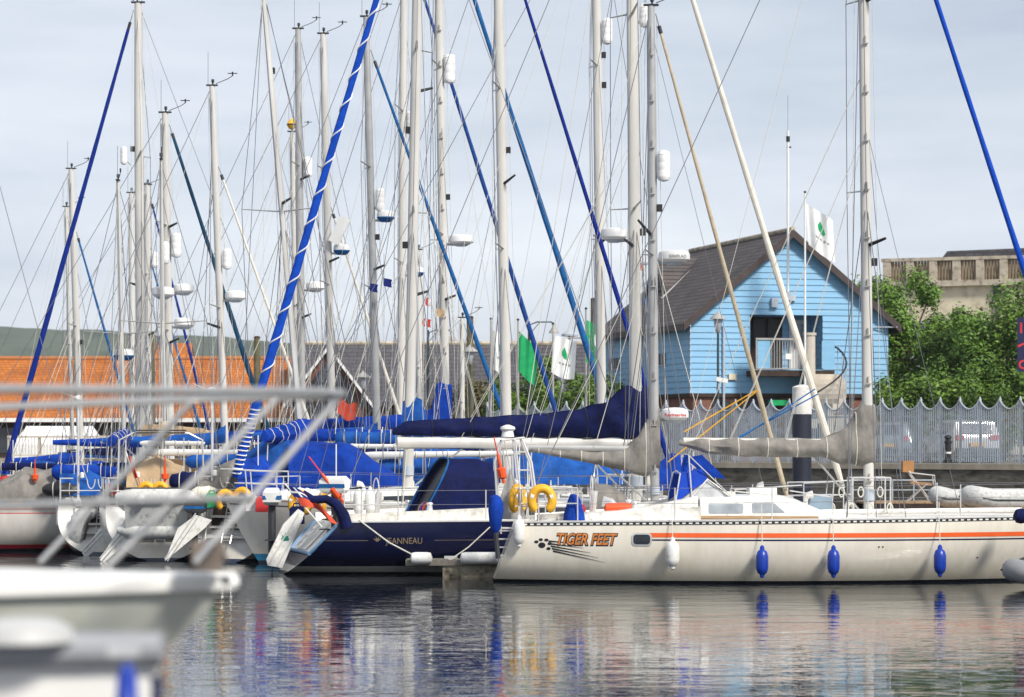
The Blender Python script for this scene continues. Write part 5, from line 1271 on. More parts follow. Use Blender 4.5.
# ================================================================== navy cruiser
nv, V = boat('navy hulled cruiser with open transom, navy sail cover and white furled genoa', 11.8, 3.3, 1.04, 57.1, 637, (630, -195), 13, yaw=13, bow_px=860, hull='navy', hk=dict(rb=.8, rs=.95, tr=.86, D=.4, sternup=-.02), boom=(2.52, 4.9), boom_r=.12, cov_m='navy',
     cover=[(-.27, 1.12, .1), (0, 1.20, .1), (.2, 1.14, .1), (.58, .86, .11), (.95, .74, .12), (1.5, .64, .13), (2.2, .58, .14), (3.6, .50, .15), (4.7, .44, .16), (4.95, .3, .18)],
     stay=('sail', .074, .985, None), spreaders=(.42, .7), detail=2, gear=(('reflector', 28, 1, .12, .5), ('light', 232), ('radome', 240, -1, None, .27), ('sp', 247, -1, .12)))
for (a, b) in (((815, 389), (742, 437)), ((818, 394), (730, 442))): wire(V['Lc'](P(*a, 57.8)), V['Lc'](P(*b, 56.4)), .014, nv, 'sheet', M['azure'])
radome(V['mast'], V['Lc'](P(674, 262, 57.0)), .32, None, text='SIMRAD')
mb = MB(); a = V['Lc'](P(641, 264, 57.2)); b = V['Lc'](P(672, 262, 57.1)); mb.tube([a, b], .03, 6); mb.tube([a + Vector((0, 0, -.45)), b], .02, 6); mb.build('bracket', M['palegrey'], V['mast'])
h2, b2 = V['h'], V['bv']; VI = V['inv']; vw = lambda p: root_matrix(nv) @ Vector(p)
q = None
def on_navy(px, py):
    """local point where the view ray meets the near side"""
    o_ = VI @ Vector((0, 0, H)); t_ = VI @ P(px, py, 60); r_ = b2.ray_cast(o_, (t_ - o_).normalized()); return r_[0]
p = on_navy(385, 540.8)
M['dimgold'] = mat('dim gold line', (.12, .10, .08), .5)
if p:
    for (xa_, xb_) in ((-5.3, p.x - .32), (p.x + .95, 3.5)): strip(b2, xa_, xb_, lambda x: p.z + .012, lambda x: p.z + .0, -1, 40, .005).build('gold_line', M['dimgold'], nv, fix=False)
    hull_text('JEANNEAU', p.x + .02, p.z - .06, .17, M['gold'], .007, 0, 0, 'lettering', b2, nv, sx=.85)
    mb = MB()
    for k in range(4):
        a_ = radians(30 + 40 * k); o = [(p.x - .15 + .02 * cos(a_ + 1.57), p.z + .02 * sin(a_ + 1.57)), (p.x - .15 + .09 * cos(a_), p.z + .09 * sin(a_)), (p.x - .15 - .02 * cos(a_ + 1.57), p.z - .02 * sin(a_ + 1.57))]
        dd = decal(b2, o, -1, .007); mb.add(dd.v, dd.f)
    mb.build('shell_emblem', M['gold'], nv, smooth=False)
# white transom panel with blue rim, swim ladder
def tp(v, q_, off): p = h2.pt(0, q_, 1); p = Vector((p.x, p.y * v, p.z)); return p + Vector((-off, 0, off * .3))
mb = MB(); mb.grid(lambda u, v: tp((2 * u - 1) * .97, .52 + .47 * v, .015), 14, 8); mb.build('transom', M['white'], nv)
mb = MB(); mb.grid(lambda u, v: tp((2 * u - 1) * .42, .56 + .43 * v, .03), 6, 6); mb.build('transom_steps', M['deck'], nv)
mb = MB()
for s in (-1, 1): mb.tube([tp(s * .98, q_, .02) for q_ in (.5, .6, .7, .8, .9, 1)], .035, 6)
mb.tube([tp(s, .52, .02) for s in (-1, -.5, 0, .5, 1)], .035, 6)
mb.build('rim', mat('pale blue rubbing rim', (.12, .25, .42), .4), nv)
mb = MB()
for s in (-.14, .14): mb.tube([tp(s, .98, .1), tp(s, .6, .12)], .014, 6)
for k in range(4): a_ = tp(-.14, .65 + .1 * k, .12); b_ = tp(.14, .65 + .1 * k, .12); mb.tube([a_, b_], .014, 6)
mb.build('swim_ladder', M['steel'], nv)
# tall navy bimini/sprayhood: raked sheet with dark opening
def vpx(px, py, d=56.2): return VI @ P(px, py, d)
a0, a1 = vpx(412, 518), vpx(492, 518); zt = vpx(450, 458).z; zb_ = V['z0'](a0.x) + .08
mb = MB(); xl, xr = a0.x, a1.x; W_ = .9
def HB(u, v):
    a_ = pi * v; s_ = max(0.0, sin(a_)) ** .6; cy = math.copysign(abs(cos(a_)) ** .5, cos(a_))
    rake = lerp(.0, .62, min(1, s_)); x = lerp(xl + rake, xr - .1 * s_, u); k = 1 - .06 * max(0, u - .7) / .3
    return Vector((x, cy * W_, zb_ + (zt - zb_) * s_ * k + .02 * noise.noise(Vector((u * 5, v * 5, 1)))))
mb.grid(HB, 14, 22); mb.build('sprayhood', M['navy'], nv, ang=70)
mb = MB(); mb.tube([HB(0, v / 20) for v in range(21)], .02, 6); mb.build('hood_trim', M['azure'], nv)
mb = MB(); mb.grid(lambda u, v: (lambda p: Vector((lerp(p.x, p.x + .15, 1), p.y * (1 - u), p.z)))(HB(0, v / 2.0)), 6, 12); mb.build('opening_shade_sheet', M['interior'], nv)  # dark sheet added in place of the shade inside the hood
# cockpit guard rails, white items, ropes
for (px, lb) in ((355, 'tall white fender standing in the navy cruiser cockpit'), (367, 'second tall white fender beside the navy cruiser stern seat')):
    q = vpx(px, 520, 55.6); fender(vw((q.x, -.6, V['z0'](q.x) + .68)), lb, 'fenders stowed upright', M['fendwhite'], .1, .62)
for (a_, b_) in (((412, 559), (437, 559)), ((503, 556), (546, 556))): pass
# pontoon finger and its fenders
r = thing('pontoon', 'short concrete float pontoon with timber deck between the sterns', 'pontoon', (P(443, 440, 54.1).x, 54.2, 0))
mb = MB(); mb.bbox((0, -.38, -.3), (4.6, .38, .22)); mb.build('concrete_float', M['concrete'], r, smooth=False)
mb = MB(); mb.bbox((-.7, -.42, .225), (4.6, .42, .33)); mb.build('walkway_deck', M['stonelight'] if False else mat('grey weathered planks', (.22, .20, .17), .85, var=.25, stretch=(8, .5, 1)), r, smooth=False)
for x in (.15, 1.4): 
    mb = MB(); mb.box((x, -.1, .37), (.25, .05, .05)); mb.box((x, -.1, .345), (.1, .06, .03)); mb.build('cleat', M['steel'], r, smooth=False)
for (x, w_, lb) in ((-.52, .42, 'short white fender lashed at the tip of the pontoon'), (.60, .78, 'long white fender lashed level along the pontoon edge'),):
    o = thing('fender', lb, 'fender', (P(443, 440, 54.1).x + x + .12, 53.69, .37), 0, 'fenders lashed along the pontoon')
    mb = MB(); mb.lathe([(.02, -w_ / 2), (.10, -w_ / 2 + .03), (.115, -w_ / 2 + .1), (.115, w_ / 2 - .1), (.1, w_ / 2 - .03), (.02, w_ / 2)], (0, 0, 0), 14, Matrix.Rotation(pi / 2, 3, 'Y')); mb.build('fender_body', M['fendwhite'], o)
o = thing('mooring_line', 'white mooring line running from the navy stern to the pontoon tip', 'rope', vw(h2.pt(.05, 1, -1)))
e_ = Vector((P(443, 440, 54.1).x - .45, 53.9, .36)) - o.location; mb = MB(); mb.tube([Vector((0, 0, .05)), e_ * .5 + Vector((0, 0, -.04)), e_], .016, 6); mb.build('line', M['rope'], o)
o = thing('mooring_line', 'thin white line crossing from the navy bow side down to the pontoon', 'rope', P(490, 527, 54.2))
e_ = P(447, 562, 53.9) - o.location; mb = MB(); mb.tube([Vector((0, 0, 0)), e_ * .5 + Vector((0, 0, -.05)), e_], .012, 6); mb.build('line', M['rope'], o)
# stern gear of the navy cruiser
outboard(vw((V['xs'] - .05, -.05 - .95, V['z0'](V['xs']) + .55)), 'white cowled outboard clamped on the navy cruiser stern rail', radians(-20), s=1.25)
danbuoy(P(344, 503, 54.6), P(322, 474, 54.6), 'orange danbuoy leaning over the navy cruiser quarter')
ensign(P(322, 527, 54.2), P(285, 484, 54.2), 'furled red ensign with union canton drooping over the navy cruiser stern', .9, .5, .45, seed=2)
o = thing('rolled_cover', 'long navy canvas roll draped over the navy cruiser stern rail', 'canvas', P(345, 527, 54.3))
k0 = o.location; pts = [P(x, y, 54.3) - k0 for x, y in ((347, 528), (343, 515), (336, 504), (326, 499), (312, 500), (303, 492))]
mb = MB(); mb.tube(pts, [.12, .12, .10, .08, .09, .05], 10); mb.build('canvas_roll', M['navy'], o)
o = thing('swim_board', 'white tilted stern board with a green leaf emblem left of the navy cruiser', 'stern board', P(283, 440, 55.6) - Vector((0, 0, H - .15)), radians(13))
mb = MB(); ol = [(-.30, .0), (-.02, -.05), (.42, 1.02), (.30, 1.10), (.0, .80), (-.33, .12)]
mb.prism(ol, -.04, .04, 'y'); mb.build('board', M['white'], o, smooth=False)
mb = MB()
for (a_, l_) in ((60, .13), (90, .16), (120, .13), (30, .10), (150, .10)):
    a_ = radians(a_); c_ = Vector((.04, -.046, .48)); t_ = Vector((cos(a_), 0, sin(a_))); n_ = Vector((-sin(a_), 0, cos(a_)))
    mb.add([c_, c_ + t_ * l_ * .5 + n_ * .03, c_ + t_ * l_, c_ + t_ * l_ * .5 - n_ * .03], [(0, 1, 2, 3)])
mb.build('leaf_emblem', mat('green emblem paint', (.01, .25, .16), .5), o, smooth=False)
mb = MB(); mb.tube([(-.3, -.06, .02), (.3, -.06, 1.02)], .015, 5); mb.tube([(-.12, -.06, .0), (.38, -.06, .92)], .012, 5); mb.build('edge_rail', M['steel'], o)
# beach ball like coloured cushion & blue lid
o = thing('striped_cushion', 'round purple and orange striped cushion in the navy cruiser cockpit', 'cushion', P(433, 519, 56.3))
for k in range(8):
    mb = MB(); mb.grid(lambda u, v: Vector((.3 * sin(pi * v) * cos(pi * (k + u) / 8), -.2 * sin(pi * v) * sin(pi * (k + u) / 8), .3 * (1 - cos(pi * v)) * .62)), 3, 10)
    mb.build('stripe_panel', [M['ultra'], M['orange'], mat('purple cloth', (.12, .05, .25), .8), M['tan']][k % 4], o)
# ================================================================== white bow-left sloop with spiral wrapped genoa
wr, W = boat('white sloop, bow left, with thick blue furled genoa wrapped in white sheet', 9.4, 2.9, 1.25, 59.6, 408, (420, -138), 11.5, yaw=172, bow_px=222, hull='whiteblue', hk=dict(rb=.75, rs=.3, tr=.7), boom=(2.50, 2.2), cov_m='blue',
     cover=[(-.14, .9, 0), (0, 1.0, -.0), (.12, .98, -.02), (.30, .96, 0), (.34, .5, 0), (.42, .35, 0), (.6, .3, 0), (1.2, .16, 0), (2.2, .1, 0)],
     stay=('brightblue', .098, .985, 'spiral'), spreaders=(.44, .7), detail=2, mastm='mast', gear=(('sp', 92, -1, .12), ('sp', 296, -1, .12), ('light', 245), ('light', 130)), stripe=(('navy', .12, .10),))
# ---------------- bow left sloop with blue stay at far left
boat('sloop at far left with royal blue furled genoa slanting down to its bow', 9.2, 2.9, 1.15, 75, 141, (138, 3), 10, yaw=180, bow_px=-4, hull='white', boom=(2.72, 1.9), cov_m='tan',
     cover=[(0, .3, -.02), (.6, .28, -.04), (1.5, .2, -.02), (1.9, .1, 0)], stay=('ultra', .078, .985, None), spreaders=(.38, .68), gear=(('light', 149), ('sp', 286, 1, .1)), detail=1)
# ---------------- red boot topped hull at far left
rd, R_ = boat('pale hulled yacht with thin red boot stripe, stern by the grey dinghy, leftmost hull', 8.8, 2.9, 1.05, 67.5, -62, (-66, -60), 10, yaw=176, bow_px=-290, hull='whitered', hk=dict(rb=.7, rs=-.25, tr=.75), boom=None, hood=(-1.2, .9, .9, 'blue'), stay=None, stripe=(('redpaint', .16, .14), ('redpaint', .06, .04)), spreaders=(.5,))
# ---------------- stern-on boats
def stern_on(label, sx, sd, L, B, fb, mx, md, top, w, hull, **kw):
    s = P(sx, 440, sd); m = P(mx, 440, md); v = m - s; ya = math.degrees(math.atan2(v.y, v.x)); dist = sqrt(v.x ** 2 + v.y ** 2)
    return boat(label, L, B, fb, md, mx, top, w, yaw=ya, J=L - dist, hull=hull, **kw)
st1, S1 = stern_on('stern on yacht beside the red striped hull, with open white transom', 100, 64.5, 9, 2.6, 1.1, 125, 69.6, (118, 181), 7, 'white', hk=dict(rs=.7, tr=.8), boom=(2.5, 3.0), cov_m='royal', cover=[(0, .4, -.1), (3, .2, -.05)],
     hood=(-1.2, .9, .95, 'blue'), gear=(('radome', 358, 1, 'azure', .26), ('light', 250)), spreaders=(.5,), detail=2)
st2, S2 = stern_on('stern on yacht carrying a grey inflatable dinghy across its davits', 160, 61.2, 9.5, 2.9, 1.15, 165, 66.6, (161, 160), 6, 'white', hk=dict(rs=.8, tr=.82), boom=(2.75, 2.6), cov_m='tan', cover=[(0, .3, -.1), (2.6, .2, -.05)],
     hood=(-1.0, .9, 1.0, 'tan'), gear=(('reflector', 264, 1, .12, .55), ('radome', 296, 1, None, .27)), spreaders=(.5,), detail=2)
st3, S3 = stern_on('grey white hulled yacht with blue stripe squeezed behind the spiral wrapped sloop bow', 226, 60.3, 9.5, 2.5, 1.2, 305, 64.6, (263, -12), 9, 'grey', hk=dict(rs=.5, tr=.75), boom=(2.6, 2.4), cov_m='royal', cover=[(0, .5, -.15), (2.4, .2, -.05)],
     stripe=(('royal', .34, .18),), gear=(('sp', 204, -1, .1), ('light', 70)), spreaders=(.55,), detail=2, hood=(-1.0, .9, .95, 'royal'))
def stern_gear(root, D, variant):
    h = D['h']; B_ = h.hb(0) * 1.0
    def tp_(v, q, off): p = h.pt(0, q, 1); return Vector((p.x - off, p.y * v, p.z))
    # moulded steps down the open transom
    for k in range(3):
        q = .55 + .15 * k; a = tp_(-.5, q, .0); b = tp_(.5, q, 0); mb = MB(); mb.box(((a.x + b.x) / 2 - .04, 0, a.z), (.22, B_ * 1.0, .05)); mb.build('transom_step', M['deck'], root, smooth=False)
    mb = MB(); mb.grid(lambda u, v: tp_((2 * u - 1) * .52, .66 + .33 * v, .012), 6, 6); mb.build('recess_shade_patch', M['clear'] if variant == 1 else M['darkwood'], root)  # flat sheet coloured as the shaded gap, no recess is cut
    for s in (-1, 1):
        mb = MB(); mb.tube([tp_(s * .62, .99, .06), tp_(s * .62, .60, .1), tp_(s * .62, .5, .16)], .016, 6)
        mb.build('grab_rail', M['steel'], root)
    mb = MB()
    for s in (-.14, .14): mb.tube([tp_(s / B_ * .9, .99, .12), tp_(s / B_ * .9, .45, .2)], .014, 6)
    for k in range(5): mb.tube([tp_(-.13 / B_, .5 + .1 * k, .17 - .012 * k), tp_(.13 / B_, .5 + .1 * k, .17 - .012 * k)], .012, 6)
    mb.build('swim_ladder', M['steel'], root)
    # wind generator or arch
    x, z = D['xs'] + .15, D['z0'](D['xs'])
    mb = MB()
    if variant == 0:
        mb.tube([(x, .6, z), (x, .6, z + 2.4)], .03, 8); mb.tube([(x, .6, z + 1.2), (x + .7, .3, z)], .012, 5); mb.build('generator_pole', M['steel'], root)
        mb = MB(); mb.lathe([(.02, -.2), (.08, -.12), (.09, .05), (.03, .14)], (x, .6, z + 2.45), 10, Matrix.Rotation(pi / 2, 3, 'Y'))
        for k in range(3): a = 2 * pi * k / 3 + .4; mb.tube([(x - .14, .6, z + 2.45), (x - .14, .6 + .42 * cos(a), z + 2.45 + .42 * sin(a))], [.035, .012], 5, flat=.3)
        mb.build('wind_generator', M['whitepaint'], root)
    else:
        mb.tube([(x, -.95, z), (x - .05, -.9, z + 1.45), (x - .05, -.6, z + 1.6), (x - .05, .6, z + 1.6), (x - .05, .9, z + 1.45), (x, .95, z)], .022, 8); mb.build('stern_arch', M['steel'], root)
        mb = MB(); mb.box((x, 0, z + 1.66), (.5, 1.1, .03)); mb.build('solar_panel', M['glass'], root, smooth=False)
stern_gear(st1, S1, 0); stern_gear(st2, S2, 1); stern_gear(st3, S3, 0)
# ---------------- boats of the further rows
far = [
 # label, L, B, d, base, top, w, bow, stay, cover colour, boom(z,len), gear, hood, spreaders, yaw
 ('small far sloop with pale mast and azure stay above the marquee', 7.2, 2.4, 86, 82, (71, 169), 7, 152, ('azure', .05, .8, None), 'royal', (1.95, 2.2), (('light', 342),), 'royal', (.5,), 0),
 ('low far sloop with short bare mast left of the marquee mast', 6.5, 2.2, 96, 74, (66, 207), 4, 118, None, 'navy', (1.9, 2.0), (), 'navy', (.5,), 0),
 ('far sloop with double spreader mast and steep blue stay right of the tallest left mast', 8.0, 2.6, 88, 149, (147, 185), 7, 226, ('royalstay', .05, .96, None), 'navy', (2.2, 2.5), (('reflector', 268, 1, .11, .5), ('sp', 335, 1, .1)), 'navy', (.45, .7), 0),
 ('far sloop with slim mast and narrow royal blue stay behind the tallest left mast', 7.6, 2.5, 92, 133, (131, 193), 6, 219, ('azure', .045, .96, None), 'blue', (2.1, 2.4), (('reflector', 165, -1, .11, .6),), 'grey', (.5,), 0),
 ('sloop with dark teal furled stay and two white radar domes on its mast', 9.0, 2.8, 73, 171, (165, 113), 9, 292, ('teal', .07, .97, None), 'royal', (2.5, 3.0), (('reflector', 258, 1, .14, .65), ('radome', 327, 1, None, .27), ('radome', 293, 1, None, .27), ('sp', 228, 1, .1), ('sp', 343, 1, .1)), 'blue', (.42, .7), 0),
 ('sloop with leaning pale mast, white stay and one reflector', 8.6, 2.8, 72, 227, (212, 86), 7.5, 338, ('sail', .045, .80, None), 'blue', (2.55, 3.2), (('reflector', 270, 1, .12, .55), ('radome', 300, 1, None, .27), ('sp', 328, -1, .1)), 'royal', (.45,), 0),
 ('sloop with tall slim mast topped by a black light, left of the yellow topmark', 9.0, 2.8, 80, 303, (298, 29), 8, 404, None, 'royal', (2.7, 3.2), (('reflector', 178, 1, .13, .6), ('radome', 290, 1, None, .27), ('sp', 180, 1, .1), ('sp', 318, 1, .1)), 'royal', (.45, .7), 0),
 ('far sloop whose mast carries a yellow ball topmark', 7.8, 2.6, 92, 300, (292, 132), 6, 375, None, 'navy', (2.3, 2.6), (('ball',), ('sp', 305, 1, .1)), 'navy', (.5,), 0),
 ('sloop with white antenna panel halfway up its mast', 8.8, 2.8, 76, 334, (323, 34), 8, 428, ('sail', .05, .62, None), 'royal', (2.62, 3.6), (('panel', 240), ('radome', 253, 1, 'azure', .22), ('sp', 262, 1, .1)), 'blue', (.45, .7), 0),
 ('sloop with conduit marked mast, blue ringed domes and azure stay', 9.4, 2.9, 70.5, 379, (366, 17), 8, 536, ('azure', .06, .93, None), 'blue', (2.68, 3.2), (('reflector', 212, 1, .12, .6), ('radome', 220, 1, 'azure', .22), ('light', 237), ('sp', 270, 1, .1)), 'royal', (.42, .68), 0),
 ('tall far yacht whose mast rises just behind the spiral wrapped sloop mast', 10.5, 3.2, 82, 401, (404, -62), 8, 583, ('deepblue', .075, .985, None), 'navy', (2.9, 3.6), (('reflector', 135, 1, .13, .7), ('radome', 275, 1, 'azure', .25)), 'navy', (.4, .68), 0),
 ('tall yacht with stepped mast, royal blue mast boot and azure furled genoa', 10.5, 3.2, 71.5, 447, (437, -112), 9, 638, ('azure', .08, .985, None), 'royal', (2.9, 3.8), (('reflector', 84, 1, .15, .75), ('radome', 244, 1, None, .32), ('light', 197), ('sp', 300, 1, .1)), 'blue', (.42, .7), 0),
 ('tall yacht right of the green flags with black deck lights on its mast', 10.5, 3.2, 68.2, 603, (595, -120), 10, 700, None, 'navy', (2.75, 2.6), (('reflector', 45, 1, .13, .65), ('light', 85), ('light', 55), ('sp', 243, 1, .2)), 'blue', (.42, .7), 0),
 ('yacht with pale mast behind the navy sail cover and steep royal blue stay', 9.6, 2.9, 66.5, 508, (497, -83), 11, 684, ('ultra', .06, .985, None), 'blue', (2.45, 3.0), (('sp', 185, 1, .2), ('light', 150)), 'blue', (.42, .7), 0),
 ('far sloop with thin grey mast between the white antenna and azure stay masts', 7.6, 2.5, 90, 421, (418, 250), 6, 480, None, 'blue', (2.2, 2.5), (), 'navy', (.5,), 0),
 ('far small yacht with bare mast right of the steel gantry', 7.4, 2.4, 88, 463, (462, 318), 5, 520, None, 'blue', (2.1, 2.5), (), 'blue', (.5,), 0),
]
M['royalstay'] = M['ultra']
FB = []
rn = random.Random(3)
for i, (lb, L, B, d, bx, top, w, bow, stay, cm, bm_, gear, hood, spr, yaw) in enumerate(far):
    bl = bm_[1]; cov = [(0, .30 + .2 * rn.random(), -.04), (.25, .26, -.06), (.6, .18 + .08 * rn.random(), -.09), (bl * .6, .15, -.08), (bl, .10, -.02)]
    if lb.startswith('tall yacht with stepped'): cov = [(-.16, 1.1, -.05), (0, 1.15, -.05), (.28, 1.1, -.05), (.33, .5, -.05), (.8, .35, -.05), (bl, .2, -.02)]
    r, D_ = boat(lb, L, B, 1.1, d, bx, top, w, yaw=yaw, bow_px=bow, hull='white', boom=bm_, cover=cov, cov_m=cm, hood=(-L * .23, .95, .95, hood), stay=stay, gear=gear, spreaders=spr, detail=1, mastm='mast_grey' if i in (6, 9) else 'mast', steps=(i == 11), dodger=((('royal', 'blue', 'navy', 'green', 'redpaint', 'grey')[i % 6], 1.5) if i % 2 == 0 else None),
                 hk=dict(rs=.4 if i % 2 else -.2))
    FB.append((r, D_))

# ---------------- dinghies
def dinghy(label, loc, rz, L=2.6, B=1.35, r=.2, m=None, up=False, tilt=None, group=None, plain=False):
    o = thing('inflatable_dinghy', label, 'dinghy', loc, rz, group)
    w = B / 2 - r; pts = []
    for i in range(8): pts.append((-L / 2 + (L * .68) * i / 7, -w, r))
    for i in range(1, 10): a = -pi / 2 + pi * i / 10; pts.append((L * .18 + (L * .32 - r) * cos(a), w * sin(a), r + .10 * cos(a)))
    for i in range(7, -1, -1): pts.append((-L / 2 + (L * .68) * i / 7, w, r))
    rr = [r * (.35 if i in (0, len(pts) - 1) else .8 if i in (1, len(pts) - 2) else 1) for i in range(len(pts))]
    mb = MB(); mb.tube([Vector(p) for p in pts], rr, 14); tb = mb.build('tube', m or M['rubber'], o)
    mb = MB(); mb.tube([Vector(p) + Vector((0, (-1 if p[1] < 0 else 1) * r * 1.0, 0)) if abs(p[1]) > .05 else Vector(p) + Vector((r, 0, 0)) for p in pts[1:-1]], .02, 5); mb.build('rubbing_strake', M['darkrubber'], tb)
    mb = MB(); mb.bbox((-L / 2 + .2, -w, .1), (-L / 2 + .26, w, .5)); mb.build('transom', M['rubber'] if plain else M['darkwood'], o, smooth=False)
    mb = MB(); mb.bbox((-L / 2 + .2, -w, .06), (L * .3, w, .1)); mb.build('floor', M['rubber'], o, smooth=False)
    if not plain: mb = MB(); mb.bbox((-.1, -w, .34), (.12, w, .38)); mb.build('seat', M['teak'], o, smooth=False)
    if tilt: o.rotation_euler = tilt
    return o
dinghy('long pale inflatable dinghy lying upside down at the right edge of the landing stage', P(1010, 440, 80.5) - Vector((0, 0, H - .60)), pi + .03, 2.9, 1.5, .31)
dinghy('smaller pale inflatable dinghy partly behind the long one on the landing stage', P(962, 440, 83) - Vector((0, 0, H - .62)), pi - .3, 2.0, 1.2, .27)
dd = dinghy('dark topped grey dinghy bow poking in at the lower right edge', P(1064, 440, 50.0) - Vector((0, 0, H - .02)), pi, 2.2, 1.2, .2, m=mat('mid grey hypalon', (.26, .26, .27), .6))
mb = MB(); mb.tube([(.95, .02, .34), (.6, -.3, .38), (0, -.42, .40), (-.9, -.44, .40)], [.08, .15, .16, .16], 12); mb.build('dark_cover', M['darkrubber'], dd)
outboard(P(1042, 560, 49.7), 'small dark outboard on the dinghy at the lower right edge', 0, 'black', .7)
o = thing('ball_fender', 'round dark blue fender ball at the far right deck edge', 'fender', P(1021, 516, 51.2)); mb = MB(); mb.lathe([(.02, -.14), (.12, -.09), (.14, 0), (.12, .09), (.02, .14)], (0, 0, 0), 14, Matrix.Rotation(pi / 2, 3, 'Y')); mb.build('fender_body', M['navy'], o)
# raft/stage for those dinghies
r = thing('dinghy_raft', 'low timber raft under the pale inflatable dinghies', 'raft', P(940, 440, 82) - Vector((0, 0, H)))
mb = MB()
for k in range(14): mb.bbox((-.2 + .3 * k, -2.4, .5), (-.2 + .3 * k + .28, 2.0, .58))
mb.build('decking', M['teak'], r, smooth=False)
mb = MB(); mb.bbox((-.2, -2.3, .1), (4.0, 1.9, .495)); mb.build('float', M['darkwood'], r, smooth=False)
# dinghy across the stern-on yacht's davits: seen from behind, lifted on edge
o = dinghy('grey inflatable dinghy slung on edge across the davits, floor facing out', P(159, 518, 60.4), 0, 1.9, 1.15, .2, tilt=(radians(-70), 0, 0), plain=True)
o.location = P(160, 517, 60.35)
mb = MB()
for x in (-.4, .25): mb.lathe([(.02, -.06), (.1, 0), (.13, .12), (.1, .2)], (x, -.38, -.06), 12)
mb.build('keel_pad', M['rubber'], o)
for s in (-1, 1):
    p = P(159 + s * 26, 500, 61.4); loc = S2['Lc'](p); q = S2['Lc'](P(159 + s * 26, 503, 60.3)); e = S2['Lc'](P(159 + s * 26, 530, 61.6))
    mb = MB(); mb.tube([e, loc, q], .025, 6); mb.build('davit', M['steel'], st2)
# open transom wings of the stern-on yachts
for (px0, py0, px1, py1, d, par, D_) in ((118, 552, 82, 530, 64.0, st1, S1), (176, 560, 203, 540, 60.2, st2, S2), (122, 557, 142, 520, 60.6, st2, S2)):
    pass
for (pts, d, lb) in (([(82, 553), (86, 558), (128, 520), (120, 512), (100, 528)], 63.9, 'white swim platform folded up at the leftmost stern on yacht'), ([(165, 561), (205, 528), (212, 520), (196, 515), (178, 528)], 60.0, 'white folding swim platform slanting below the slung dinghy'), ([(100, 560), (104, 563), (140, 530), (146, 505), (130, 512), (118, 530)], 60.9, 'white stern step panel left of the slung dinghy')):
    c0 = P(sum(p[0] for p in pts) / len(pts), sum(p[1] for p in pts) / len(pts), d); o = thing('swim_platform', lb, 'swim platform', c0)
    mb = MB(); mb.prism([((p[0] - 512) * d / F - c0.x, H + (YH - p[1]) * d / F - c0.z) for p in pts], -.03, .03, 'y'); mb.build('panel', M['white'], o, smooth=False)
    a = P(*pts[0], d) - c0; b = P(*pts[3], d) - c0; mb = MB(); mb.tube([a + Vector((0, -.05, .04)), b + Vector((0, -.05, .04))], .014, 5); mb.tube([a + Vector((.06, -.08, .0)), b + Vector((.06, -.08, -.02))], .012, 5); mb.build('rail', M['steel'], o)
o = thing('inflatable_dinghy', 'grey inflatable dinghy standing on end by the red striped hull', 'dinghy', P(84, 549, 64.8))
mb = MB(); mb.tube([P(x, y, 64.8) - o.location for x, y in ((80, 547), (77, 535), (80, 520), (88, 511), (96, 514))], [.12, .2, .22, .2, .1], 12); mb.build('tube', M['rubber'], o)
mb = MB(); mb.tube([P(x, y, 64.5) - o.location for x, y in ((84, 540), (88, 520), (92, 512))], .03, 6); mb.build('strake', M['darkrubber'], o)

def jerry(label, px, py, d, m, s=1.0, rz=0):
    o = thing('jerry_can', label, 'jerry can', P(px, py, d), rz); mb = MB()
    mb.loft([[(x * s, y * s, z * s) for x, y in ((-.15, -.08), (.15, -.08), (.17, 0), (.15, .08), (-.15, .08), (-.17, 0))] for z in (0, .03)] + [[(x * s, y * s, .34 * s) for x, y in ((-.15, -.08), (.15, -.08), (.17, 0), (.15, .08), (-.15, .08), (-.17, 0))], [(x * s, y * s, .40 * s) for x, y in ((-.10, -.05), (.10, -.05), (.12, 0), (.10, .05), (-.10, .05), (-.12, 0))]]); mb.build('can_body', m, o)
    mb = MB(); mb.tube([(-.09 * s, 0, .39 * s), (-.07 * s, 0, .46 * s), (.05 * s, 0, .46 * s), (.08 * s, 0, .39 * s)], .016 * s, 6); mb.build('handle', m, o)
    mb = MB(); mb.tube([(.11 * s, 0, .36 * s), (.13 * s, 0, .43 * s)], .03 * s, 8); mb.build('cap', M['black'], o)
jerry('royal blue jerry can on the rail at the leftmost yacht, beside the orange danbuoy', 52, 506, 66.2, M['royal'])
jerry('yellow jerry can standing behind the leftmost red striped hull rail', 18, 505, 66.2, M['yellow'])
jerry('black jerry can beside the black outboard on the leftmost stern on yacht', 108, 505, 63.4, M['black'])
jerry('red jerry can lashed by the spiral wrapped sloop foredeck', 262, 512, 59.0, M['red'], .8)
jerry('white jerry can between the yellow lifebuoys and the boxy white outboard', 252, 511, 59.2, M['whitepaint'], .8)
jerry('green jerry can right of the slung dinghy', 212, 508, 60.6, M['flaggreen'], .8)
jerry('dark blue jerry can behind the tilted white stern board', 297, 524, 57.6, M['navy'], .9)
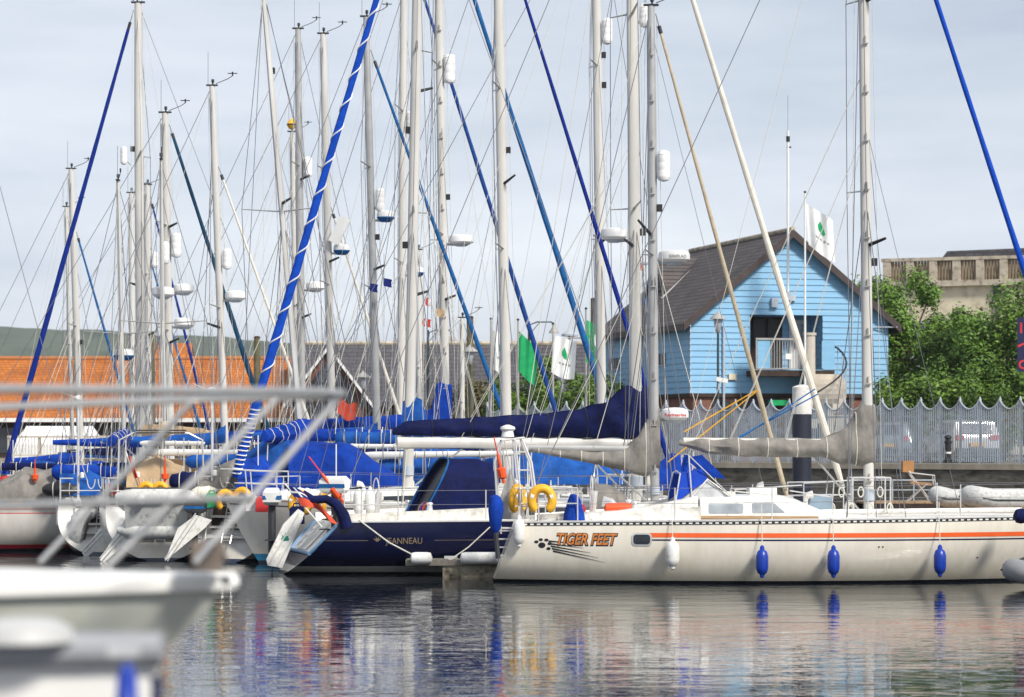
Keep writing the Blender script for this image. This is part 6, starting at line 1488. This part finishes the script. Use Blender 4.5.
for (px, py, d, w_, h_, m_, lb) in ((62, 497, 65.8, .9, .35, 'black', 'black folded tarpaulin bundle between the grey and blue canvas hoods'), (188, 492, 61.5, .8, .45, 'navy', 'dark navy bundled sail right of the tan cockpit tent'), (205, 500, 60.9, .6, .3, 'sail', 'cream bundled sail above the folding swim platform'), (118, 496, 63.2, .55, .3, 'red', 'faded red bundled cloth beside the black outboard'), (300, 505, 60.4, 1.1, .35, 'whitepaint', 'white bundled sail behind the navy cruiser stern'), (395, 500, 60.2, 1.0, .28, 'tan', 'tan bundled awning low behind the navy cruiser rail')):
    o = thing('canvas_bundle', lb, 'canvas bundle', P(px, py, d)); rings = []
    for i in range(15):
        t = i / 14; rr = h_ / 2 * (.35 + .65 * sin(pi * t) ** .5); rings.append([((t - .5) * w_, cos(q) * rr * (1 + .25 * noise.noise(Vector((t * 6, q, px)))), h_ / 2 + sin(q) * rr * (1 + .3 * noise.noise(Vector((t * 7, q * 1.5, px + 3))))) for q in [2 * pi * k / 14 for k in range(14)]])
    mb = MB(); mb.loft(rings); mb.build('folds', M[m_], o)
    for i in (4, 10):
        cc = Vector(((i / 14 - .5) * w_, 0, h_ / 2)); mb = MB(); mb.tube([cc + (Vector(q) - cc) * 1.03 for q in rings[i] + rings[i][:1]], .012, 4); mb.build('lashing', M['rope'], o)
# ---------------- stern clutter for the rows: lifebuoys, danbuoys, outboards, ensigns
lifebuoy(P(146, 500, 60.8), 'yellow horseshoe lifebuoy above the slung dinghy, left one of the pair', 0, s=.62)
lifebuoy(P(160, 500, 60.8), 'yellow horseshoe lifebuoy above the slung dinghy, right one of the pair', 0, s=.62)
lifebuoy(P(226, 510, 60.2), 'yellow horseshoe lifebuoy behind the tilted bow at the spiral wrapped sloop', .2, s=.7)
lifebuoy(P(242, 508, 60.3), 'yellow horseshoe lifebuoy next to the pale canvas roll', -.2, s=.7)
lifebuoy(P(330, 512, 57.6), 'yellow horseshoe lifebuoy behind the orange danbuoy', .3, s=.8)
lifebuoy(P(300, 515, 57.9), 'yellow horseshoe lifebuoy behind the white cowled outboard', -.3, s=.8)
danbuoy(P(165, 482, 61.3), P(165, 466, 61.3), 'orange danbuoy standing upright above the slung dinghy')
danbuoy(P(35, 482, 66), P(35, 468, 66), 'orange danbuoy upright above the red striped hull')
ensign(P(143, 500, 61), P(126, 452, 61), 'rolled red ensign on a white staff left of the slung dinghy', .35, .5, .9, seed=1, jack=False)
ensign(P(40, 500, 66.5), P(22, 470, 66.5), 'small faded ensign at the leftmost hull', .4, .4, .9, seed=3, jack=False)
ensign(P(335, 440, 71), P(338, 398, 71), 'orange red ensign streaming at the blue sail covers', .56, .42, .35, seed=4, jack=False)
outboard(P(122, 487, 63), 'black outboard on the leftmost stern on yacht rail', 0, 'black', .9)
outboard(P(195, 513, 60.2), 'black outboard clamped right of the slung dinghy', 0, 'black', 1.0)
outboard(P(272, 505, 58.3), 'white boxy outboard hung by the spiral wrapped sloop bow', pi / 2, 'white', 1.3)
# signal flags on a halyard
for (px, py, m_, lb) in ((370, 283, 'flagblue', 'small blue courtesy flag on the domed mast shrouds'), (384, 278, 'flagblue', 'small dark flag right of the blue courtesy flag'), (424, 297, 'flagwhite', 'upper small white and red signal flag between the tall masts'), (436, 308, 'tan', 'small orange tinted signal flag between the tall masts'), (423, 318, 'redpaint', 'lower small red and white signal flag between the tall masts'), (638, 262, 'flagwhite', 'small white flag on the thick mast with the radar dome'), (643, 297, 'azure', 'small blue strip flag beside the thick mast')):
    p = P(px, py, 70); o = thing('signal_flag', lb, 'flag', p, 0, 'signal flags on halyards'); 
    mb = MB(); mb.grid(lambda u, v: Vector((u * .2 - .02 * sin(v * 3), .03 * sin(u * 8 + v * 4), -v * .2 - .04 * u)), 6, 6); c_ = mb.build('flag_cloth', M[m_], o)
    if m_ in ('flagwhite', 'redpaint'):
        mb = MB(); mm = M['redpaint'] if m_ == 'flagwhite' else M['flagwhite']
        mb.grid(lambda u, v: Vector((.06 + u * .06 - .02 * sin(v * 3), .03 * sin((.3 + .3 * u) * 8 + v * 4) - .008, -v * .2 - .04 * (.3 + .3 * u))), 2, 6); mb.build('stripe', mm, c_)
    mb = MB(); mb.tube([(0, 0, .6), (0, 0, -1.2)], .005, 4); mb.build('halyard', M['wire'], o)
# blue canvas covers lying over the boats behind (stacked booms)
def loose_boom(label, px0, px1, py, d, hgt, m, sp=None, drop=0, white=False):
    a, b = P(px0, py, d), P(px1, py + drop, d); o = thing('covered_boom' if not white else 'bare_boom', label, 'boom', a, 0, 'stowed booms'); v = b - a; n = 24; rings = []
    for i in range(n + 1):
        t = i / n; p = v * t; hh = hgt * (interp(t, [0, .06, .5, .94, 1], [.5, 1, .85, .7, .4])); r_ = []
        for k in range(14):
            q = 2 * pi * k / 14; w_ = 1 + (.10 if not white else .0) * noise.noise(Vector((t * 9 + px0, q * 2, d)))
            r_.append(p + Vector((0, cos(q) * hh * .75 * w_, sin(q) * hh * w_ * (1.15 if sin(q) < 0 else .85))))
        rings.append(r_)
    mb = MB(); mb.loft(rings); mb.build('boom_cover' if not white else 'spar', M[m], o)
    for t in (.15, .35, .55, .75, .9): 
        mb = MB(); hh = hgt * 1.04; mb.tube([v * t + Vector((0, cos(q) * hh * .8, sin(q) * hh - .015)) for q in [2 * pi * k / 12 for k in range(13)]], .010, 4); mb.build('sail_tie', M['rope'], o)
    for t in (.05, .95): mb = MB(); mb.tube([v * t + Vector((0, 0, -.05)), v * t + Vector((.05, 0, -1.25))], .03, 6); mb.build('crutch', M['steel'], o)
    return o
loose_boom('upper royal blue covered boom running left of the spiral wrapped sloop mast', 262, 396, 434, 66.5, .17, 'royal')
loose_boom('mid blue covered boom just below the upper royal blue one', 335, 397, 438, 66.0, .20, 'blue')
loose_boom('bare white boom below the blue covered booms', 326, 402, 446, 65.5, .07, 'whitepaint', white=True)
loose_boom('long bare white spar crossing behind the navy sprayhood', 360, 520, 455, 64.9, .09, 'whitepaint', drop=-2, white=True)
loose_boom('thick bare white boom under the thin end of the navy cover', 402, 505, 443, 60.9, .11, 'whitepaint', white=True)
loose_boom('dark navy covered boom between the bare white spars', 345, 402, 453, 65.3, .13, 'navy')
loose_boom('long royal blue covered boom at the left, below the marquee', 52, 118, 471, 66, .19, 'royal')
loose_boom('mid blue covered boom right of the slung dinghy yacht', 186, 262, 461, 64, .15, 'blue', drop=-4)
loose_boom('bare white boom under the tan cover, upper of the left pair', 140, 205, 443, 66, .07, 'whitepaint', white=True)
loose_boom('bare white boom under the tan cover, lower of the left pair', 143, 245, 452, 65.4, .09, 'whitepaint', white=True)
loose_boom('dark covered boom lying low at the far left', -10, 66, 466, 68, .10, 'navy')
# draped blue tent covers
def tent(label, px, py, d, L, hgt, m, rz=0, W=1.6, slope=0):
    base = P(px, py, d); o = thing('canvas_tent', label, 'canvas cover', base, rz, 'canvas covers over cockpits')
    def S_(u, v):
        a = pi * v; s = max(0, sin(a)) ** .7; x = (u - .5) * L; k = 1 - .35 * abs(u - .5) * 2 - slope * (u - .5)
        return Vector((x, math.copysign(abs(cos(a)) ** .8, cos(a)) * W / 2, hgt * s * k + (.10 * noise.noise(Vector((x * 2.2, v * 5, px))) + .05 * noise.noise(Vector((x * 5 + v * 9, v * 4, px)))) * s))
    mb = MB(); mb.grid(S_, 34, 34); c_ = mb.build('canvas', M[m], o, ang=60)
    for u in (.02, .5, .98): mb = MB(); mb.tube([S_(u, v / 14) * 1.0 + Vector((0, 0, .008)) for v in range(15)], .014, 4)
    mb.build('bow_frame', M['steel'], o)
    for u0 in (.14, .58):
        mb = MB(); mb.grid(lambda u, v: S_(u0 + .26 * u, .10 + .16 * v) + Vector((0, 0.0, 0)) + Vector((0, .012 if False else .0, 0)) + (S_(u0, .12) - S_(u0, .5)).normalized() * .012, 5, 5); mb.build('clear_panel', M['clear'], c_)
    return o
tent('big royal blue canvas tent sloping down right of the spiral wrapped genoa', 350, 494, 62.8, 2.6, 1.1, 'royal', slope=.8)
tent('mid blue canvas tent behind the spiral wrapped genoa foot', 280, 486, 63.5, 1.7, 1.15, 'blue')
tent('bright blue low canvas cover behind the yellow lifebuoys', 540, 484, 67.5, 4.0, .75, 'blue')
tent('mid blue canvas cover left of the navy sprayhood, low behind the mast foot', 432, 486, 66, 2.4, 1.0, 'blue')
tent('small royal blue canvas hood at the right of the small sloop mast', 672, 490, 60.9, .9, .75, 'royal')
tent('mid blue canvas sprayhood above the red striped hull', 92, 495, 66.5, 1.3, .75, 'blue', slope=.4)
tent('grey canvas hood at the leftmost edge above the red striped hull', 26, 500, 66.8, 1.6, .75, 'grey', slope=-.6)
tent('tan canvas cockpit tent above the slung dinghy', 158, 492, 63.2, 1.2, .8, 'tan')
tent('grey canvas cover between the blue boom and the pale bow', 235, 497, 61.8, 1.4, .8, 'grey')
tent('royal blue canvas wedge at the pale bow', 262, 503, 61.2, 1.0, 1.0, 'royal', slope=.5)
# upturned white tender on deck in the middle
o = thing('upturned_tender', 'white upturned tender lying on deck behind the orange danbuoy', 'tender', P(343, 506, 60.7))
tb = coach([(-1.5, .05), (-1.4, .22), (-.4, .36), (.6, .32), (1.2, .2), (1.55, .04)], lambda x: .65 * (1 - (abs(x) / 1.7) ** 2.5), lambda x: 0); tb.build('hull', M['white'], o)
mb = MB(); mb.tube([(-1.4, -.62 * .5, .03), (-.6, -.64, .03), (.5, -.64, .03), (1.3, -.4, .03)], .03, 6); mb.build('gunwale', M['darkrubber'], o)
# tan deck/plank behind navy cruiser cockpit
# ---------------- main pontoons behind (walkways)
for (d, px0, px1, lb) in ((78.5, 40, 620, 'long timber walkway pontoon between the two rows of yachts'), (98.5, -60, 430, 'far timber walkway pontoon nearest the quay')):
    a, b = P(px0, 440, d), P(px1, 440, d); r = thing('walkway_pontoon', lb, 'pontoon', (a.x, d, 0)); Lw = b.x - a.x
    mb = MB(); mb.bbox((0, -.9, .42), (Lw, .9, .5)); mb.build('timber_deck', M['teak'], r, smooth=False)
    mb = MB()
    for k in range(int(Lw / 3)): mb.bbox((k * 3 + .3, -.8, -.2), (k * 3 + 2.2, .8, .41))
    mb.build('floats', M['concrete'], r, smooth=False)

# ================================================================== foreground bow with steel pulpit, out of focus
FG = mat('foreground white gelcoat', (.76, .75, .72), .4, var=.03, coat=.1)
fgd = 9.7
fg = thing('motor_yacht_bow', 'blurred white yacht bow with steel pulpit reaching in from the left', 'yacht', (P(227, 440, fgd).x - 5.2, fgd, 0), radians(2))
hf = Hull(10.4, 3.2, 2.09, rb=2.9, rs=.3, tr=.8, D=.5, tmax=.45, bowup=0.02)
hf.mesh(60, 24).build('hull', hull_mat('foreground shaded hull gelcoat', (.50, .51, .46), rough=.3), fg, ang=50)  # white hull tinted grey-green, shade under the flare is in the colour
mb = MB(); mb.grid(lambda u, v: (lambda p: Vector((p.x, p.y * (2 * v - 1), p.z + .012 + .02 * (1 - (2 * v - 1) ** 2))))(hf.pt(u, 1, 1)), 50, 8); mb.build('deck', FG, fg)
mb = MB(); rings = []
for i in range(61):
    for_ = hf.pt(i / 60, 1, -1); rings.append(for_)
def gun(side):
    rr = []
    for i in range(61):
        p = hf.pt(i / 60, 1, side); rr.append([p + Vector((0, -side * .10, .02)), p + Vector((0, side * .0, .03)), p + Vector((0, side * .025, .015)), p + Vector((0, side * .03, -.01)), p + Vector((0, side * .02, -.03)), p + Vector((0, -side * .02, -.035))])
    return rr
for s in (-1, 1): mb.loft(gun(s))
tip = hf.pt(1, 1, 1); mb.lathe([(.02, -.035), (.05, -.03), (.06, -.01), (.055, .015), (.04, .03), (.01, .032)], tip + Vector((-.03, 0, 0)), 16)
mb.build('gunwale', FG, fg)
FI = root_matrix(fg).inverted(); fl = lambda px, py, d: FI @ P(px, py, d)
near = [fl(-260, 384, 7.9), fl(-120, 385, 8.3), fl(0, 389, 8.75), fl(120, 390, 9.05), fl(240, 391, 9.4), fl(322, 392, 9.75), fl(342, 394, 9.95), fl(330, 396, 10.15), fl(240, 398, 10.3), fl(120, 402, 10.5), fl(0, 407, 10.7), fl(-260, 412, 11.2)]
mb = MB(); mb.tube(near, .015, 12); mb.build('pulpit_top_rail', M['railsteel'], fg)
mb = MB(); mb.tube([fl(-260, 508, 7.9), fl(0, 506, 8.75), fl(120, 502, 9.05), fl(252, 498, 9.45)], .0135, 10); mb.build('pulpit_mid_rail', M['railsteel'], fg)
for (a_, b_, d0_, d1_) in (((276, 400), (108, 566), 9.5, 9.2), ((342, 394), (195, 563), 9.95, 9.55), ((192, 402), (40, 563), 10.35, 10.3)):
    mb = MB(); q = fl(*b_, d1_); mb.tube([fl(*a_, d0_), q], .0125, 10); mb.build('pulpit_leg', M['railsteel'], fg)
mb = MB(); mb.box(fl(208, 556, 9.7), (.10, .16, .1)); mb.tube([fl(195, 560, 9.7), fl(225, 552, 9.7)], .035, 8); mb.build('bow_roller', mat('brown fairlead', (.2, .16, .13), .5), fg)
# ---------------- nearest bow at the bottom left
ng = thing('motorboat_bow', 'very blurred grey edged boat bow in the bottom left corner', 'boat', (P(158, 440, 6.6).x - 4.0, 6.6, 0), radians(1))
hn = Hull(8.0, 1.0, 2.10, rb=.5, rs=.2, tr=.8, D=.5, bowup=0.01, n0=7, n1=6)
hn.mesh(50, 20).build('hull', FG, ng, ang=50)
mb = MB(); mb.grid(lambda u, v: (lambda p: Vector((p.x, p.y * (2 * v - 1), p.z + .03)))(hn.pt(u, 1, 1)), 40, 6); mb.build('deck', FG, ng)
mb = MB()
for s in (-1, 1): mb.tube([hn.pt(i / 60, 1, s) + Vector((0, s * .01, 0)) for i in range(61)], .038, 10)
mb.build('gunwale_strake', mat('grey rubber strake', (.30, .31, .33), .5), ng)
NI = root_matrix(ng).inverted(); nl = lambda px, py, d: NI @ P(px, py, d)
mb = MB(); mb.lathe([(.13, 0), (.12, .03), (.08, .05), (.02, .055)], nl(20, 641, 6.6), 24); mb.build('deck_hatch_dome', mat('pale grey hatch', (.48, .48, .47), .5), ng)
mb = MB(); mb.box(nl(124, 652, 6.45), (.07, .03, .02)); mb.build('cleat', M['steel'], ng)
fender(P(127, 664, 6.3), 'blurred blue fender hanging at the bottom left bow', 'foreground fenders', M['fendblue'], .062, .4)
fender(P(156, 676, 6.5), 'blurred navy fender at the tip of the bottom left bow', 'foreground fenders', M['navy'], .03, .3)
